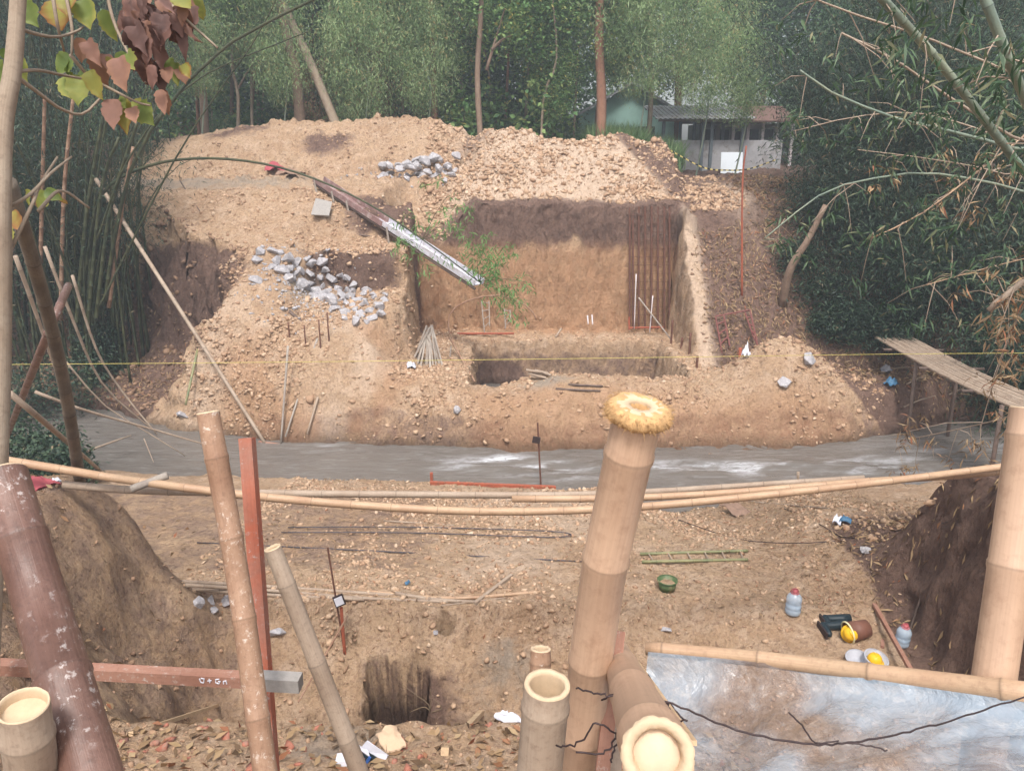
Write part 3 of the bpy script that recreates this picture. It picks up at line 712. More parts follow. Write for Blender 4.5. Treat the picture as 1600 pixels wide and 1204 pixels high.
# thicket undergrowth along the forest edge
for k in range(26):
    x = -19 + k * .98 + random.uniform(-.4, .4); y = random.uniform(33.6, 36.5)
    if x > 3.6: continue
    br = random.random() < .6
    shrub('shrub', x, y, random.uniform(.8, 1.3), random.uniform(1.4, 3.4), 700 if br else 1500, .3 if br else .2, .17 if br else .035, 'leaf_broad' if br else 'leaf_dry' if k % 5 == 0 else 'leaf_bamboo',
          'broad leaved shrub along the forest edge behind the spoil heaps' if br else ('dry brown thicket along the forest edge behind the spoil heaps' if k % 5 == 0 else 'narrow leaved shrub along the forest edge behind the spoil heaps'),
          'shrub', 'shrubs along the forest edge', 100 + k, stems=6, down=.4, bunch=8)
# trees one can tell apart
def T(uvY, r0, r1, crowns, label, bark='bark', forks=(), seed=0):
    P = [atY(*q) for q in uvY]
    x, y = P[0].x, P[0].y; P[0].z = gz(x, y)
    tree(P, r0, r1, [(k, atY(*q), s) for k, q, s in crowns], label, 'trees standing at the forest edge', bark, [[atY(*q) for q in f] for f in forks], seed=seed)
T([(470, 215, 32), (462, 110, 32), (440, 20, 32), (425, -120, 32)], .24, .17, [('feather', (400, -60, 32.5), .8), ('dryleaf', (490, 150, 32.6), .5)], 'tree with a brown bare trunk, left of the leaning pair behind the left heap', seed=1)
T([(532, 215, 31.6), (490, 110, 31.8), (445, 10, 32), (400, -110, 32)], .20, .13, [('broad', (380, -120, 32.5), .8)], 'pale trunk leaning left, its foot on the spoil heap', 'bark_pale', seed=2)
T([(752, 225, 32.2), (746, 120, 32.2), (752, 10, 32.2), (750, -120, 32.2)], .13, .085, [('broad', (800, -70, 33), .85), ('broad', (850, 60, 34.5), .62)], 'slim grey forked tree standing alone behind the middle of the heaps', 'bark', [[(760, 110, 32.2), (775, 60, 32.3), (790, 10, 32.4)], [(768, 78, 32.2), (785, 62, 32.2), (800, 55, 32)]], seed=3)
T([(938, 225, 33), (940, 160, 33), (936, 60, 33), (940, -100, 33)], .24, .15, [('feather', (980, -40, 33.4), .85), ('broad', (900, -60, 33.8), .8)], 'stout reddish trunk at the edge of the green grass', 'bark_red', seed=4)
T([(680, 205, 33.5), (676, 100, 33.5), (672, 0, 33.5), (660, -110, 33.5)], .14, .1, [('feather', (650, -10, 33.5), .85)], 'dark brown trunk under hanging bamboo foliage, behind the left heap', 'bark_red', seed=5)
T([(592, 205, 34), (588, 100, 34), (585, 0, 34), (580, -110, 34)], .13, .09, [('feather', (560, 30, 33), .8), ('feather', (640, -20, 34), .8), ('dryleaf', (588, 130, 33.6), .62)], 'thin trunk wrapped in dry brown bamboo leaves', seed=6)
T([(368, 215, 33), (372, 150, 33), (362, 90, 33), (380, -40, 33)], .08, .05, [('feather', (350, -20, 33.5), .7)], 'slender pale sapling with a crooked stem, left part of the forest edge', 'bark_pale', [[(371, 140, 33), (395, 100, 33), (420, 90, 33)]], seed=7)
T([(392, 215, 33.6), (393, 120, 33.6), (400, 20, 33.6), (400, -90, 33.6)], .07, .05, [('broad', (300, 0, 34), .7)], 'thin straight sapling beside the crooked one', 'bark_pale', seed=8)
T([(320, 225, 32.6), (316, 130, 32.6), (300, 0, 32.6), (290, -90, 32.6)], .18, .12, [('feather', (270, -20, 32.6), .8), ('feather', (330, 20, 33.6), .6)], 'brown trunk behind the arching culm on the left', seed=9)
T([(630, 205, 35), (628, 120, 35), (632, 20, 35), (630, -100, 35)], .07, .05, [('broad', (700, 10, 35), .7)], 'thin pale stem in the dark gap between two trunks', 'bark_pale', seed=10)
T([(1012, 215, 36), (1018, 130, 36), (1010, 20, 36), (1010, -80, 36)], .12, .08, [('feather', (1060, 30, 35.5), .72), ('feather', (1120, -40, 36), .9)], 'slim trunk standing in the green grass before the pale house', 'bark_pale', seed=11)
T([(1062, 215, 39.5), (1060, 120, 39.5), (1070, 0, 39.5), (1070, -60, 39.5)], .2, .14, [('broad', (1080, 10, 40), .8), ('deep', (1180, -30, 44), .7)], 'dark reddish trunk directly behind the shelter roof', 'bark_red', seed=12)
T([(845, 222, 33), (850, 150, 33), (870, 90, 33), (860, -30, 33)], .06, .04, [('broad', (870, 130, 33.6), .42), ('broad', (960, 20, 34), .6)], 'small leafy tree with yellowish leaves behind the middle heap', 'bark_pale', seed=13)
r9 = np.random.default_rng(99)
for k in range(26):
    u = 250 + k * 27 + r9.uniform(-10, 10); Y_ = r9.uniform(33.5, 39); ln = r9.uniform(-30, 30); rr = r9.uniform(.035, .10)
    P_ = [atY(u, 215, Y_), atY(u + ln * .3 + r9.uniform(-6, 6), 120, Y_), atY(u + ln, 20, Y_), atY(u + ln * 1.4, -90, Y_)]; P_[0].z = gz(P_[0].x, P_[0].y)
    f1 = [lerp(P_[1], P_[2], .3), lerp(P_[1], P_[2], .6) + Vector((r9.uniform(-1, 1), 0, .4)), lerp(P_[1], P_[2], 1.0) + Vector((r9.uniform(-1.6, 1.6), 0, .3))]
    tree(P_, rr, rr * .6, [('broad' if k % 3 else 'feather', tuple(P_[3] + Vector((0, .5, r9.uniform(-.5, 1.5)))), r9.uniform(.5, .75))], 'slender bare stem in the forest', 'slender bare forest stems', ['bark_pale', 'bark', 'bark_red'][k % 3], [f1], seed=k)
# hanging bamboo foliage tops along the upper edge
for k, (u, v, Y, s) in enumerate([(430, 60, 31.5, .55), (560, 90, 32, .6), (660, 90, 32.5, .55), (300, 70, 30, .5), (1100, 90, 33, .5), (1000, 70, 33, .55), (1160, 120, 31, .5)]):
    p = atY(u, v, Y); g = gz(p.x, p.y)
    r_ = tree([(p.x, p.y, g), (p.x + .3, p.y, g + (p.z - g) * .6), (p.x, p.y, p.z)], .04, .02, [('feather', tuple(p), s)], 'young bamboo with a drooping feathery head in front of the forest', 'young bamboos at the forest edge', 'culm_pale', name='young_bamboo', seed=k)
    r_['category'] = 'bamboo'

# grass field before the pale house
r = np.random.default_rng(5); n = 14000
gx_ = r.uniform(3.4, 7.0, n); gy_ = r.uniform(32.5, 41.0, n) 
gz_ = terrain(gx_, gy_)
d = np.stack([r.normal(0, .22, n), r.normal(0, .22, n), np.ones(n)], 1); d /= np.linalg.norm(d, axis=1)[:, None]
me = leafmesh('grass', np.stack([gx_, gy_, gz_], 1), d, r.uniform(.8, 1.7, n), .05, r.random(n), .5)
tag(link('tall_grass', me, M['grass']), 'bright green tall grass before the pale green house', 'grass', kind='stuff')
# leaf litter on the slopes
def litter(name, n, fx, fy, L, W, mat, label, mask, seed, flat=.35):
    r = np.random.default_rng(seed)
    x = r.uniform(*fx, n); y = r.uniform(*fy, n); k = mask(x, y, r); x = x[k]; y = y[k]; z = terrain(x, y) + .025
    e = .04; sx = (terrain(x + e, y) - z + .025) / e; sy = (terrain(x, y + e) - z + .025) / e
    a = r.uniform(0, 6.283, len(x)); dx, dy = np.cos(a), np.sin(a)
    d = np.stack([dx, dy, dx * sx + dy * sy + r.normal(0, flat, len(x))], 1); d /= np.linalg.norm(d, axis=1)[:, None]
    me = leafmesh(name, np.stack([x, y, z], 1), d, L * r.uniform(.5, 1.3, len(x)), W * r.uniform(.6, 1.2, len(x)), r.random(len(x)))
    tag(link(name, me, M[mat]), label, 'leaf litter', kind='stuff')
litter('leaf_litter', 60000, (5.4, 20), (17.5, 30), .2, .035, 'leaf_dry', 'dry bamboo leaves littering the right slope', lambda x, y, r: (r.random(len(x)) < .75 * S(5.4, 6.0, x) * S(19.2, 21, y + .8 * (x - 6) * .3)) & ~((y > 23.8) & (x < 7.8)) & (terrain(x, y) > .1), 1)
litter('leaf_litter', 9000, (-17, -8), (19.5, 26), .16, .03, 'leaf_dry', 'dry leaves on the dark left bank under the bamboo', lambda x, y, r: (x < XB(y) + .3) & (terrain(x, y) > .1) & (y < 25), 2)
litter('leaf_litter', 2200, (-12, -3.4), (4.5, 12), .11, .05, 'leaf_dry', 'brown leaves and chips on the near left bank', lambda x, y, r: (terrain(x, y) > 1.0) & (r.random(len(x)) < np.where(terrain(x, y) > 3.1, .9, .25)), 3)
litter('leaf_litter', 1500, (-4.2, 2), (3.6, 5.4), .10, .05, 'leaf_dry', 'fallen leaves and brick chips on the ledge below the railing', lambda x, y, r: x < 9, 4)
litter('leaf_litter', 11000, (-4, 6.5), (8.2, 15), .07, .02, 'leaf_dry', 'scattered dry bamboo leaves on the near bench', lambda x, y, r: (terrain(x, y) > .1) & (r.random(len(x)) < .3 + .7 * S(1.5, 5, x)), 5)
litter('leaf_litter', 3500, (4.6, 9), (3, 10), .15, .03, 'leaf_dry', 'dry leaves on the near right bank', lambda x, y, r: terrain(x, y) > 1.2, 6)

def relabel(group, fmt):
    L_ = sorted([o for o in bpy.data.objects if o.get('group') == group], key=lambda o: (o.location.x / max(3, o.location.y)))
    W_ = [q + ' from the left' for q in 'nineteenth,twentieth,twenty-first,twenty-second,twenty-third,twenty-fourth,twenty-fifth,twenty-sixth,twenty-seventh,twenty-eighth,twenty-ninth'.split(',')]
    W_[:0] = ['leftmost', 'second from the left', 'third from the left', 'fourth from the left', 'fifth from the left', 'sixth from the left', 'seventh from the left', 'eighth from the left', 'ninth from the left', 'tenth from the left', 'eleventh from the left', 'twelfth from the left', 'thirteenth from the left', 'fourteenth from the left', 'fifteenth from the left', 'sixteenth from the left', 'seventeenth from the left', 'eighteenth from the left']
    for i, o in enumerate(L_): o['label'] = fmt % W_[i] if i < len(L_) - 1 else fmt % 'rightmost'
relabel('young bamboos at the forest edge', '%s of the young feathery bamboos in front of the forest')
relabel('dark shrubs on the right slope', '%s of the low dark shrubs on the littered right slope')
relabel('forest edge trees', '%s of the dark shrubby trees in the first forest row')
relabel('deeper forest trees', '%s of the tall dark trees deeper in the forest')
relabel('last row of forest trees', '%s of the large dim trees at the back of the forest')
relabel('slender bare forest stems', '%s of the slender bare forest stems')
relabel('green bushes overhanging the left river bank', '%s of the leafy bushes on the left river bank')
for o in [o for o in bpy.data.objects if o.get('group') == 'shrubs along the forest edge']:
    o['group'] = 'broad leaved edge shrubs' if 'broad' in o['label'] else 'dry thickets along the forest edge' if 'dry' in o['label'] else 'narrow leaved edge shrubs'
relabel('broad leaved edge shrubs', '%s of the broad leaved shrubs behind the spoil heaps')
relabel('dry thickets along the forest edge', '%s of the dry brown thickets behind the spoil heaps')
relabel('narrow leaved edge shrubs', '%s of the narrow leaved shrubs behind the spoil heaps')
# ------------------------------------------------------------------ rubble
def clod_mat():
    m = NT('clods'); t = m.attr('tint'); n = m.noise(m.pos(), 25, 5, .7)
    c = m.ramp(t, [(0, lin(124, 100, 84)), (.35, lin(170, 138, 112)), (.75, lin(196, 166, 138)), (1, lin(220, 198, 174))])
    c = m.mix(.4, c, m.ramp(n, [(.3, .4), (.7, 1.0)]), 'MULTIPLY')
    return m.done(m.pri(c, .95, m.bump(n, .01, .6), spec=.1))
M['clod'] = clod_mat()
_ph = (1 + 5 ** .5) / 2
ICO_V = np.array([(-1, _ph, 0), (1, _ph, 0), (-1, -_ph, 0), (1, -_ph, 0), (0, -1, _ph), (0, 1, _ph), (0, -1, -_ph), (0, 1, -_ph), (_ph, 0, -1), (_ph, 0, 1), (-_ph, 0, -1), (-_ph, 0, 1)]) / 1.9
ICO_F = np.array([(0, 11, 5), (0, 5, 1), (0, 1, 7), (0, 7, 10), (0, 10, 11), (1, 5, 9), (5, 11, 4), (11, 10, 2), (10, 7, 6), (7, 1, 8), (3, 9, 4), (3, 4, 2), (3, 2, 6), (3, 6, 8), (3, 8, 9), (4, 9, 5), (2, 4, 11), (6, 2, 10), (8, 6, 7), (9, 8, 1)])
def rubble(name, n, fx, fy, smin, smax, mask, mat, label, cat, seed, tlo=.2, thi=1.0, pw=2.5):
    r = np.random.default_rng(seed)
    x = r.uniform(*fx, n); y = r.uniform(*fy, n); z = terrain(x, y)
    k = (r.random(n) < mask(x, y, z)) & (z > .02); x = x[k]; y = y[k]; z = z[k]; n = len(x)
    s = smin + (smax - smin) * r.random(n) ** pw
    V = ICO_V[None] * (1 + r.normal(0, .30, (n, 12, 1))) * (s[:, None] * r.uniform(.35, 1.2, (n, 3)) * np.array([1, 1, .75]) / 2)[:, None, :]
    a = r.uniform(0, 6.283, n); b = r.normal(0, .5, n)
    ca, sa, cb, sb = np.cos(a)[:, None], np.sin(a)[:, None], np.cos(b)[:, None], np.sin(b)[:, None]
    X, Y, Z = V[..., 0], V[..., 1], V[..., 2]
    X, Z = X * cb - Z * sb, X * sb + Z * cb
    X, Y = X * ca - Y * sa, X * sa + Y * ca
    V = np.stack([X + x[:, None], Y + y[:, None], Z + (z + s * .04)[:, None]], 2).reshape(-1, 3)
    Fc = (ICO_F[None] + (np.arange(n) * 12)[:, None, None]).reshape(-1, 3)
    me = mkmesh(name, V, Fc, False, {'tint': np.repeat(tlo + (thi - tlo) * r.beta(2, 2.6, n), 12)})
    tag(link(name, me, M[mat]), label, cat, kind='stuff')
M['brick'] = flat_mat('broken_brick', lin(172, 112, 92), .9, .35, 20, dirt=lin(150, 120, 104))
nz = lambda x, y, f, sd: S(-.15, .35, fbm(x * f, y * f, 3, sd))
rubble('clods', 42000, (-3, 7.5), (24.5, 29.8), .03, .24, lambda x, y, z: .25 + .75 * nz(x, y, .8, 201), 'clod', 'pale lumps of dug earth covering the spoil heap behind the pit', 'rubble', 1, .2, 1, 6)
rubble('clods', 42000, (-9.8, -1.5), (17.5, 24.5), .02, .17, lambda x, y, z: .12 + .88 * nz(x, y, .9, 202) * S(-10, -8.5, x), 'clod', 'pale stone chips strewn over the left mound down to the water', 'rubble', 2, .2, 1, 6)
rubble('clods', 16000, (-3, 9.5), (16.8, 20.5), .02, .17, lambda x, y, z: .2 + .8 * nz(x, y, 1.1, 203), 'clod', 'earth lumps along the far river edge in front of the pit', 'rubble', 3, .15, .95, 6)
rubble('clods', 10000, (-11, 0), (26, 31.5), .03, .16, lambda x, y, z: .1 + .5 * nz(x, y, .7, 204), 'clod', 'earth lumps on the high left heap', 'rubble', 4, .1, .9, 4)
rubble('clods', 26000, (-4.5, 6), (8.2, 15), .012, .11, lambda x, y, z: .12 + .88 * nz(x, y, .9, 205), 'clod', 'small pale stones scattered over the near bench', 'gravel', 5, .2, 1, 3)
rubble('clods', 7000, (-3.2, 4.5), (5.6, 8.6), .012, .10, lambda x, y, z: .2 + .8 * nz(x, y, 1.6, 206), 'clod', 'small stones in the face of the near trench', 'gravel', 6, .1, 1, 3)
rubble('clods', 3800, (-4.5, 3), (3.0, 5.6), .012, .07, lambda x, y, z: .3 + .7 * nz(x, y, 2.2, 207), 'clod', 'crumbled earth and chips on the ledge below the railing', 'gravel', 7, .05, .9, 3)
rubble('clods', 4000, (-8, -3), (4.5, 8.8), .015, .09, lambda x, y, z: .15 + .5 * nz(x, y, 1.6, 208), 'clod', 'small lumps stuck in the cut face of the near left bank', 'rubble', 8, 0, .5, 3)
rubble('clods', 6000, (5.3, 11), (18.5, 28), .03, .16, lambda x, y, z: .3 + .5 * nz(x, y, .8, 209), 'clod', 'brown lumps and roots on the right slope beside the pit', 'rubble', 9, 0, .5, 3)
rubble('clods', 5000, (-3, 5.2), (18.8, 24.2), .02, .16, lambda x, y, z: np.where((z > .9) & (z < 1.9), .5, .03), 'clod', 'loose lumps on the pit floor', 'rubble', 10, .2, .9, 3)
rubble('brick_chips', 420, (-4.2, 1.2), (3.4, 5.4), .03, .13, lambda x, y, z: .4 + .6 * nz(x, y, 2.2, 217), 'brick', 'reddish brick chips strewn on the ledge below the railing', 'rubble', 13, .2, 1, 2)
rubble('clods', 260, (-3, 7.5), (24.5, 29.5), .12, .32, lambda x, y, z: .2 + .8 * nz(x, y, .8, 221), 'clod', 'large lumps of clay on the pale spoil heap', 'rubble', 21, .25, .9, 2)
rubble('clods', 110, (-9, -2), (17.6, 23.5), .10, .26, lambda x, y, z: .2 + .8 * nz(x, y, .8, 222), 'clod', 'large lumps of clay on the left mound', 'rubble', 22, .2, .85, 2)
rubble('clods', 110, (-3, 9), (17, 19.6), .10, .24, lambda x, y, z: .2 + .8 * nz(x, y, .8, 223), 'clod', 'large lumps of clay by the river in front of the pit', 'rubble', 23, .2, .85, 2)
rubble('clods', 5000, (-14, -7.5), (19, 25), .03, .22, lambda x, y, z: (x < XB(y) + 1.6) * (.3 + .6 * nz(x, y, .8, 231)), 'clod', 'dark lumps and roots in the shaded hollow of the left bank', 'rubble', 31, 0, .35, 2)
rubble('gravel', 2200, (-7.4, -3.7), (19.3, 22.2), .03, .14, lambda x, y, z: np.exp(-((x + 5.7) / 1.2) ** 2 - ((y - 20.8) / 1.0) ** 2), 'rock', 'grey stone chippings between the stones on the far slope', 'gravel', 11)
rubble('gravel', 500, (-6, -1.5), (25.8, 27.4), .04, .16, lambda x, y, z: np.exp(-((x + 3.6) / 1.4) ** 2 - ((y - 26.7) / .5) ** 2), 'rock', 'grey chippings at the foot of the upper stone heap', 'gravel', 12)

# ------------------------------------------------------------------ grey building stones
def rock_mesh(seed, n=2):
    r = np.random.default_rng(seed)
    V = r.normal(size=(15, 3)); V /= np.linalg.norm(V, axis=1)[:, None]
    V = V * np.array([.5, .42, .36]) * r.uniform(.8, 1.15, (15, 1))
    import bmesh
    bm = bmesh.new()
    for p in V: bm.verts.new(p)
    res = bmesh.ops.convex_hull(bm, input=bm.verts)
    for v_ in [v_ for v_ in bm.verts if not v_.link_faces]: bm.verts.remove(v_)
    bmesh.ops.bevel(bm, geom=list(bm.edges), offset=.015, segments=1, affect='EDGES')
    me = bpy.data.meshes.new('stone'); bm.to_mesh(me); bm.free(); me.materials.append(M['rock'])
    return me
RK = [rock_mesh(s) for s in range(8)]
def stone(p, s, label, group=None, name='stone', sink=.28):
    o = link(name, random.choice(RK), None, None, (p[0], p[1], p[2] + s * (.36 - sink)))
    o.scale = (s * random.uniform(.85, 1.15),) * 2 + (s * random.uniform(.8, 1.1),)
    o.rotation_euler = (random.uniform(-.5, .5), random.uniform(-.5, .5), random.uniform(0, 6.28))
    return tag(o, label, 'stone', group)
random.seed(31)
cnt = 0; used = []
tries = 0
while cnt < 66 and tries < 4000:
    tries += 1
    t = random.random(); u = lerp(446, 585, t) + random.gauss(0, 19); v = lerp(405, 490, t) + random.gauss(0, 12 + 8 * t)
    if u > 604 or v < 394 + (u - 440) * .42 or v > 428 + (u - 430) * .62 or v > 506: continue
    p = hit(u, v)
    if any((p - q).length < .24 for q in used): continue
    used.append(p); stone(p, random.uniform(.26, .5), 'rough grey stone in the scattered heap on the far slope below the chute', 'grey stones heaped on the far slope'); cnt += 1
cnt = 0; used = []; tries = 0
while cnt < 40 and tries < 4000:
    tries += 1
    x = random.gauss(-3.2, .8); y = 26.75 + random.gauss(0, .28)
    if abs(x + 3.2) > 1.3: continue
    lay = cnt // 22; p = Vector((x, y, gz(x, y) + .28 * lay))
    if any((p - q).length < .26 for q in used): continue
    used.append(p); stone(p, random.uniform(.32, .52), 'angular grey stone in the upper heap at the foot of the left spoil bank', 'grey stones heaped at the upper level'); cnt += 1
for (u, v, s, lab) in [(308, 946, .17, 'grey stone leftmost of the five by the near bamboo poles'), (330, 937, .17, 'grey stone behind the others, touching the near bamboo poles'), (335, 955, .19, 'largest grey stone lying in front of the near group'),
                       (357, 940, .17, 'grey stone just left of the speckled bamboo post'), (430, 985, .19, 'single pale grey stone right of the red square post'), (712, 640, .26, 'lone grey stone on the earth lip above the river'),
                       (288, 645, .3, 'pale stone at the water edge on the left mound'), (1040, 985, .11, 'small grey stone on the bench right of the central post'), (1352, 858, .14, 'flat pale stone lying on the right side of the bench'), (1500, 462, .1, 'small stone in the litter below the right clump'),
                       (1225, 598, .3, 'pale rounded boulder on the right mound'), (1262, 562, .36, 'large pale boulder on top of the right mound'), (400, 437, .4, 'grey slab left of the stone heap on the slope'), (680, 985, .07, 'small pebble above the near hole')]:
    p = hit(u, v + 4); stone(p, s * 1.25, lab)
# ------------------------------------------------------------------ sticks and poles
def pt(q, off=0):
    if isinstance(q, Vector): return q
    if len(q) == 2 or q[2] is None: return hit(q[0], q[1]) + Vector((0, 0, off))
    return atY(*q)
def pole(name, label, cat, pts, r0, mat, r1=None, group=None, n=8, node=None, jit=.03, bend=0):
    P = [pt(q, r0 * .6) for q in pts]; r1 = r0 * .8 if r1 is None else r1
    if len(P) == 2 and bend: P = [P[0], (P[0] + P[1]) / 2 + Vector((bend, 0, bend)), P[1]]
    sp = spline(P, 12) if len(P) > 2 else [lerp(P[0], P[1], i / 5) for i in range(6)]
    b = MB()
    if node: culm_into(b, sp, r0, r1, n, node)
    else: b.tube(sp, [lerp(r0, r1, i / (len(sp) - 1)) for i in range(len(sp))], n, True, jit=jit)
    return tag(b.build(name, M[mat], None, True, P[0]), label, cat, group)
def bars(name, label, cat, segs, mat, r, group=None, part='bar', square=False):
    P0 = pt(segs[0][0]); root = empty(name, P0, label, cat, group)
    for s in segs:
        a, c = pt(s[0], r), pt(s[1], r); b = MB()
        rr = s[2] if len(s) > 2 else r
        if square: b.bar(a - P0, c - P0, rr * 2, rr * 2)
        else: b.tube([a - P0, c - P0], rr, 6)
        b.build(s[3] if len(s) > 3 else part, M[mat], root)
    return root
# left mound
pole('bamboo_pole', 'long slender bamboo pole leaning across the left mound down to the water', 'pole', [(150, 280, 21.0), (240, 420, 19.6), (330, 560, 18.6), (414, 692, 17.55)], .055, 'bamboo_grey', .045, n=8, node=.5)
pole('stick', 'upright thin pole standing at the foot of the left mound', 'stick', [(450, 540, 18.3), (439, 692, 17.5)], .03, 'stick')
pole('stick', 'pole leaning right beside the upright thin one on the left mound', 'stick', [(496, 530), (446, 682, 17.5)], .028, 'stick')
pole('stick', 'short pale stick leaning on the mound above the water', 'stick', [(497, 620, 18.1), (480, 678, 17.6)], .03, 'bamboo_grey')
pole('stick', 'dark pole lying down the slope under the grey stones', 'stick', [(452, 488), (500, 528, 19.45), (576, 590, 18.7)], .05, 'darkstick')
for k, (u, v0, v1) in enumerate([(453, 503, 528), (478, 508, 540), (501, 500, 545), (514, 488, 532)]):
    p = hit(u, v1); pole('stake', 'rusty stake number row on the mound: %s' % ['leftmost of the four', 'second from the left, short', 'third from the left, beside the dark pole', 'rightmost and tallest'][k], 'stake', [p - Vector((0, 0, .2)), atY(u - 3, v0, p.y)], .022, 'rust', group='stakes on the left mound')
for o in list(bpy.data.objects):
    if o.get('label', '').startswith('rusty stake number row on the mound: '): o['label'] = 'rusty stake on the left mound, ' + o['label'].split(': ')[1]
pole('stake', 'dull green stake stuck in the left mound', 'stake', [(309, 545, 19.3), (290, 632, 18.2)], .035, 'bamboo_green')
pole('stick', 'thin stick lying on the smooth slope under the earth road', 'stick', [(281, 282, 25), (313, 332)], .02, 'darkstick')
pole('stick', 'dark pipe lying on the terrace under the chute', 'stick', [(510, 360, 23.3), (612, 374, 22.9)], .035, 'darkstick')
pole('plank', 'reddish plank end lying at the water by the long pole', 'plank', [(405, 690, 17.6), (458, 698, 17.4)], .04, 'redwood')
# small bamboo rack beside the stones
bars('bamboo_rack', 'small bamboo rack lying beside the grey stones at the pit edge', 'rack', [((552, 500), (603, 468)), ((556, 492), (606, 460)), ((548, 486), (600, 456)), ((560, 482), (568, 504)), ((585, 466), (592, 488))], 'bamboo_grey', .035, part='rail')
# grey plate below chute top
b = MB(); p = hit(505, 332); b.box((0, 0, 0), (.55, .06, .5), Matrix.Rotation(-.5, 3, 'X') @ Matrix.Rotation(.15, 3, 'Y'), j=.05)
tag(b.build('cement_sack', M['concrete'], None, False, None, p + Vector((0, -.05, .12))), 'flat grey cement sack lying below the top of the chute', 'sack')
# ------------------------------------------------------------------ the chute
A = Vector(atY(497, 284, 24.6)); Bq = Vector(atY(748, 447, 20.8)); A.z = max(A.z, gz(A.x, A.y) + .12)
root = empty('concrete_chute', A, 'long metal concrete chute running from the earth road down over the pit, reddish upper half', 'chute')
def chute_part(name, f0, f1, col_, w0, z):
    a = lerp(A, Bq, f0) - A + Vector((0, 0, z)); c = lerp(A, Bq, f1) - A + Vector((0, 0, z)); b = MB()
    d = (c - a).normalized(); x = d.cross(Vector((0, 0, 1))).normalized(); up = x.cross(d)
    b.bar(a, c, w0, .02)
    b.bar(a + x * (w0 / 2) + up * .07, c + x * (w0 / 2) + up * .07, .025, .16); b.bar(a - x * (w0 / 2) + up * .07, c - x * (w0 / 2) + up * .07, .025, .16)
    return b.build(name, col_, root)
M['zinc'] = flat_mat('galvanised_sheet', lin(200, 198, 206), .5, .25, 8, dirt=lin(168, 162, 160))
M['red_sheet'] = flat_mat('reddish_sheet', lin(142, 112, 108), .6, .3, 8, dirt=lin(168, 152, 146))
chute_part('trough', 0, .46, M['red_sheet'], .42, .02); chute_part('trough', .44, 1.0, M['zinc'], .40, .045)
b = MB(); x = (Bq - A).cross(Vector((0, 0, 1))).normalized()
b.tube([x * .16 + Vector((0, 0, -.06)), Bq - A + x * .16 + Vector((0, 0, -.05))], .04, 6); b.tube([-x * .16 + Vector((0, 0, -.06)), (Bq - A) * .8 - x * .16 + Vector((0, 0, -.05))], .04, 6)
b.build('support_beam', M['darkstick'], root)
for f in (.02, .14, .24, .5):
    q = lerp(A, Bq, f); g = gz(q.x, q.y)
    for sx in (-1, 1):
        b = MB(); a = q - A + x * sx * .26 + Vector((0, 0, .12)); b.tube([a, Vector((a.x + .05 * sx, a.y, g - A.z - .1))], .03, 6); b.build('prop', M['stick'], root)
# rags and bags at chute top
def rag(name, label, cat, p, w_, mat, seed, h_=.12, wy=None, n=9):
    r = np.random.default_rng(seed); wy = wy or w_ * .7
    X, Y = np.meshgrid(np.linspace(-1, 1, n), np.linspace(-1, 1, n))
    rad = 1 + .25 * fbm(X * 1.5 + seed, Y * 1.5, 2, seed)
    Z = h_ * (.5 + fbm(X * 1.8 + seed * 3, Y * 1.8, 3, seed)) * (1.1 - .5 * (X ** 2 + Y ** 2))
    V = np.stack([X * w_ / 2 * rad, Y * wy / 2 * rad, Z + .02], 2)
    idx = np.arange(n * n).reshape(n, n)
    q = np.stack([idx[:-1, :-1].ravel(), idx[:-1, 1:].ravel(), idx[1:, 1:].ravel(), idx[1:, :-1].ravel()], 1)
    Vb = V.reshape(-1, 3).copy(); Vb[:, 2] -= .012
    me = mkmesh(name, np.concatenate([V.reshape(-1, 3), Vb]), np.concatenate([q, q[:, ::-1] + n * n]), True, {'tint': np.full(2 * n * n, .5)})
    o = link(name, me, mat, None, p); o.rotation_euler.z = r.uniform(0, 3)
    return tag(o, label, cat)
M['cloth_red'] = flat_mat('red_cloth', lin(170, 84, 90), .9, .3, 10)
M['cloth_white'] = flat_mat('white_plastic', lin(214, 214, 222), .4, .15, 10)
M['cloth_brown'] = flat_mat('brown_sack', lin(150, 122, 104), .9, .3, 14)
M['cloth_grey'] = flat_mat('grey_plastic_film', lin(140, 138, 142), .5, .15, 10)
M['cloth_blue'] = flat_mat('blue_plastic', lin(70, 110, 140), .5, .2, 14)
M['card'] = flat_mat('cardboard', lin(206, 176, 146), .9, .15, 14)
rag('rag', 'red rag lying on the earth road left of the chute', 'rag', hit(432, 272) + Vector((0, 0, .05)), .7, M['cloth_red'], 3, .3)
rag('sack', 'brown sack beside the red rag on the earth road', 'sack', hit(455, 277) + Vector((0, 0, .05)), .8, M['cloth_brown'], 4, .2)
rag('plastic_bag', 'white and red plastic bag on the ridge right of the pit', 'bag', hit(1165, 560) + Vector((0, 0, .05)), .2, M['cloth_white'], 5, .3)
rag('plastic_bag', 'small white bag at the foot of the stick bundle', 'bag', hit(643, 576) + Vector((0, 0, .03)), .3, M['cloth_white'], 6, .2)
rag('sack', 'pale brown sack lying at the near water edge right of the central post', 'sack', hit(1152, 800) + Vector((0, 0, .02)), .5, M['cloth_brown'], 7, .1)
rag('plastic_bag', 'white and blue crumpled plastic on the right of the bench', 'bag', hit(1308, 820) + Vector((0, 0, .02)), .16, M['cloth_white'], 8, .12)
rag('rag', 'blue scrap beside the white crumpled plastic', 'rag', hit(1320, 818) + Vector((0, 0, .02)), .16, M['cloth_blue'], 9, .1)
rag('plastic_bag', 'grey plastic bag caught on the dark right slope', 'bag', hit(1385, 582) + Vector((0, 0, .02)), .3, M['cloth_grey'], 10, .2)
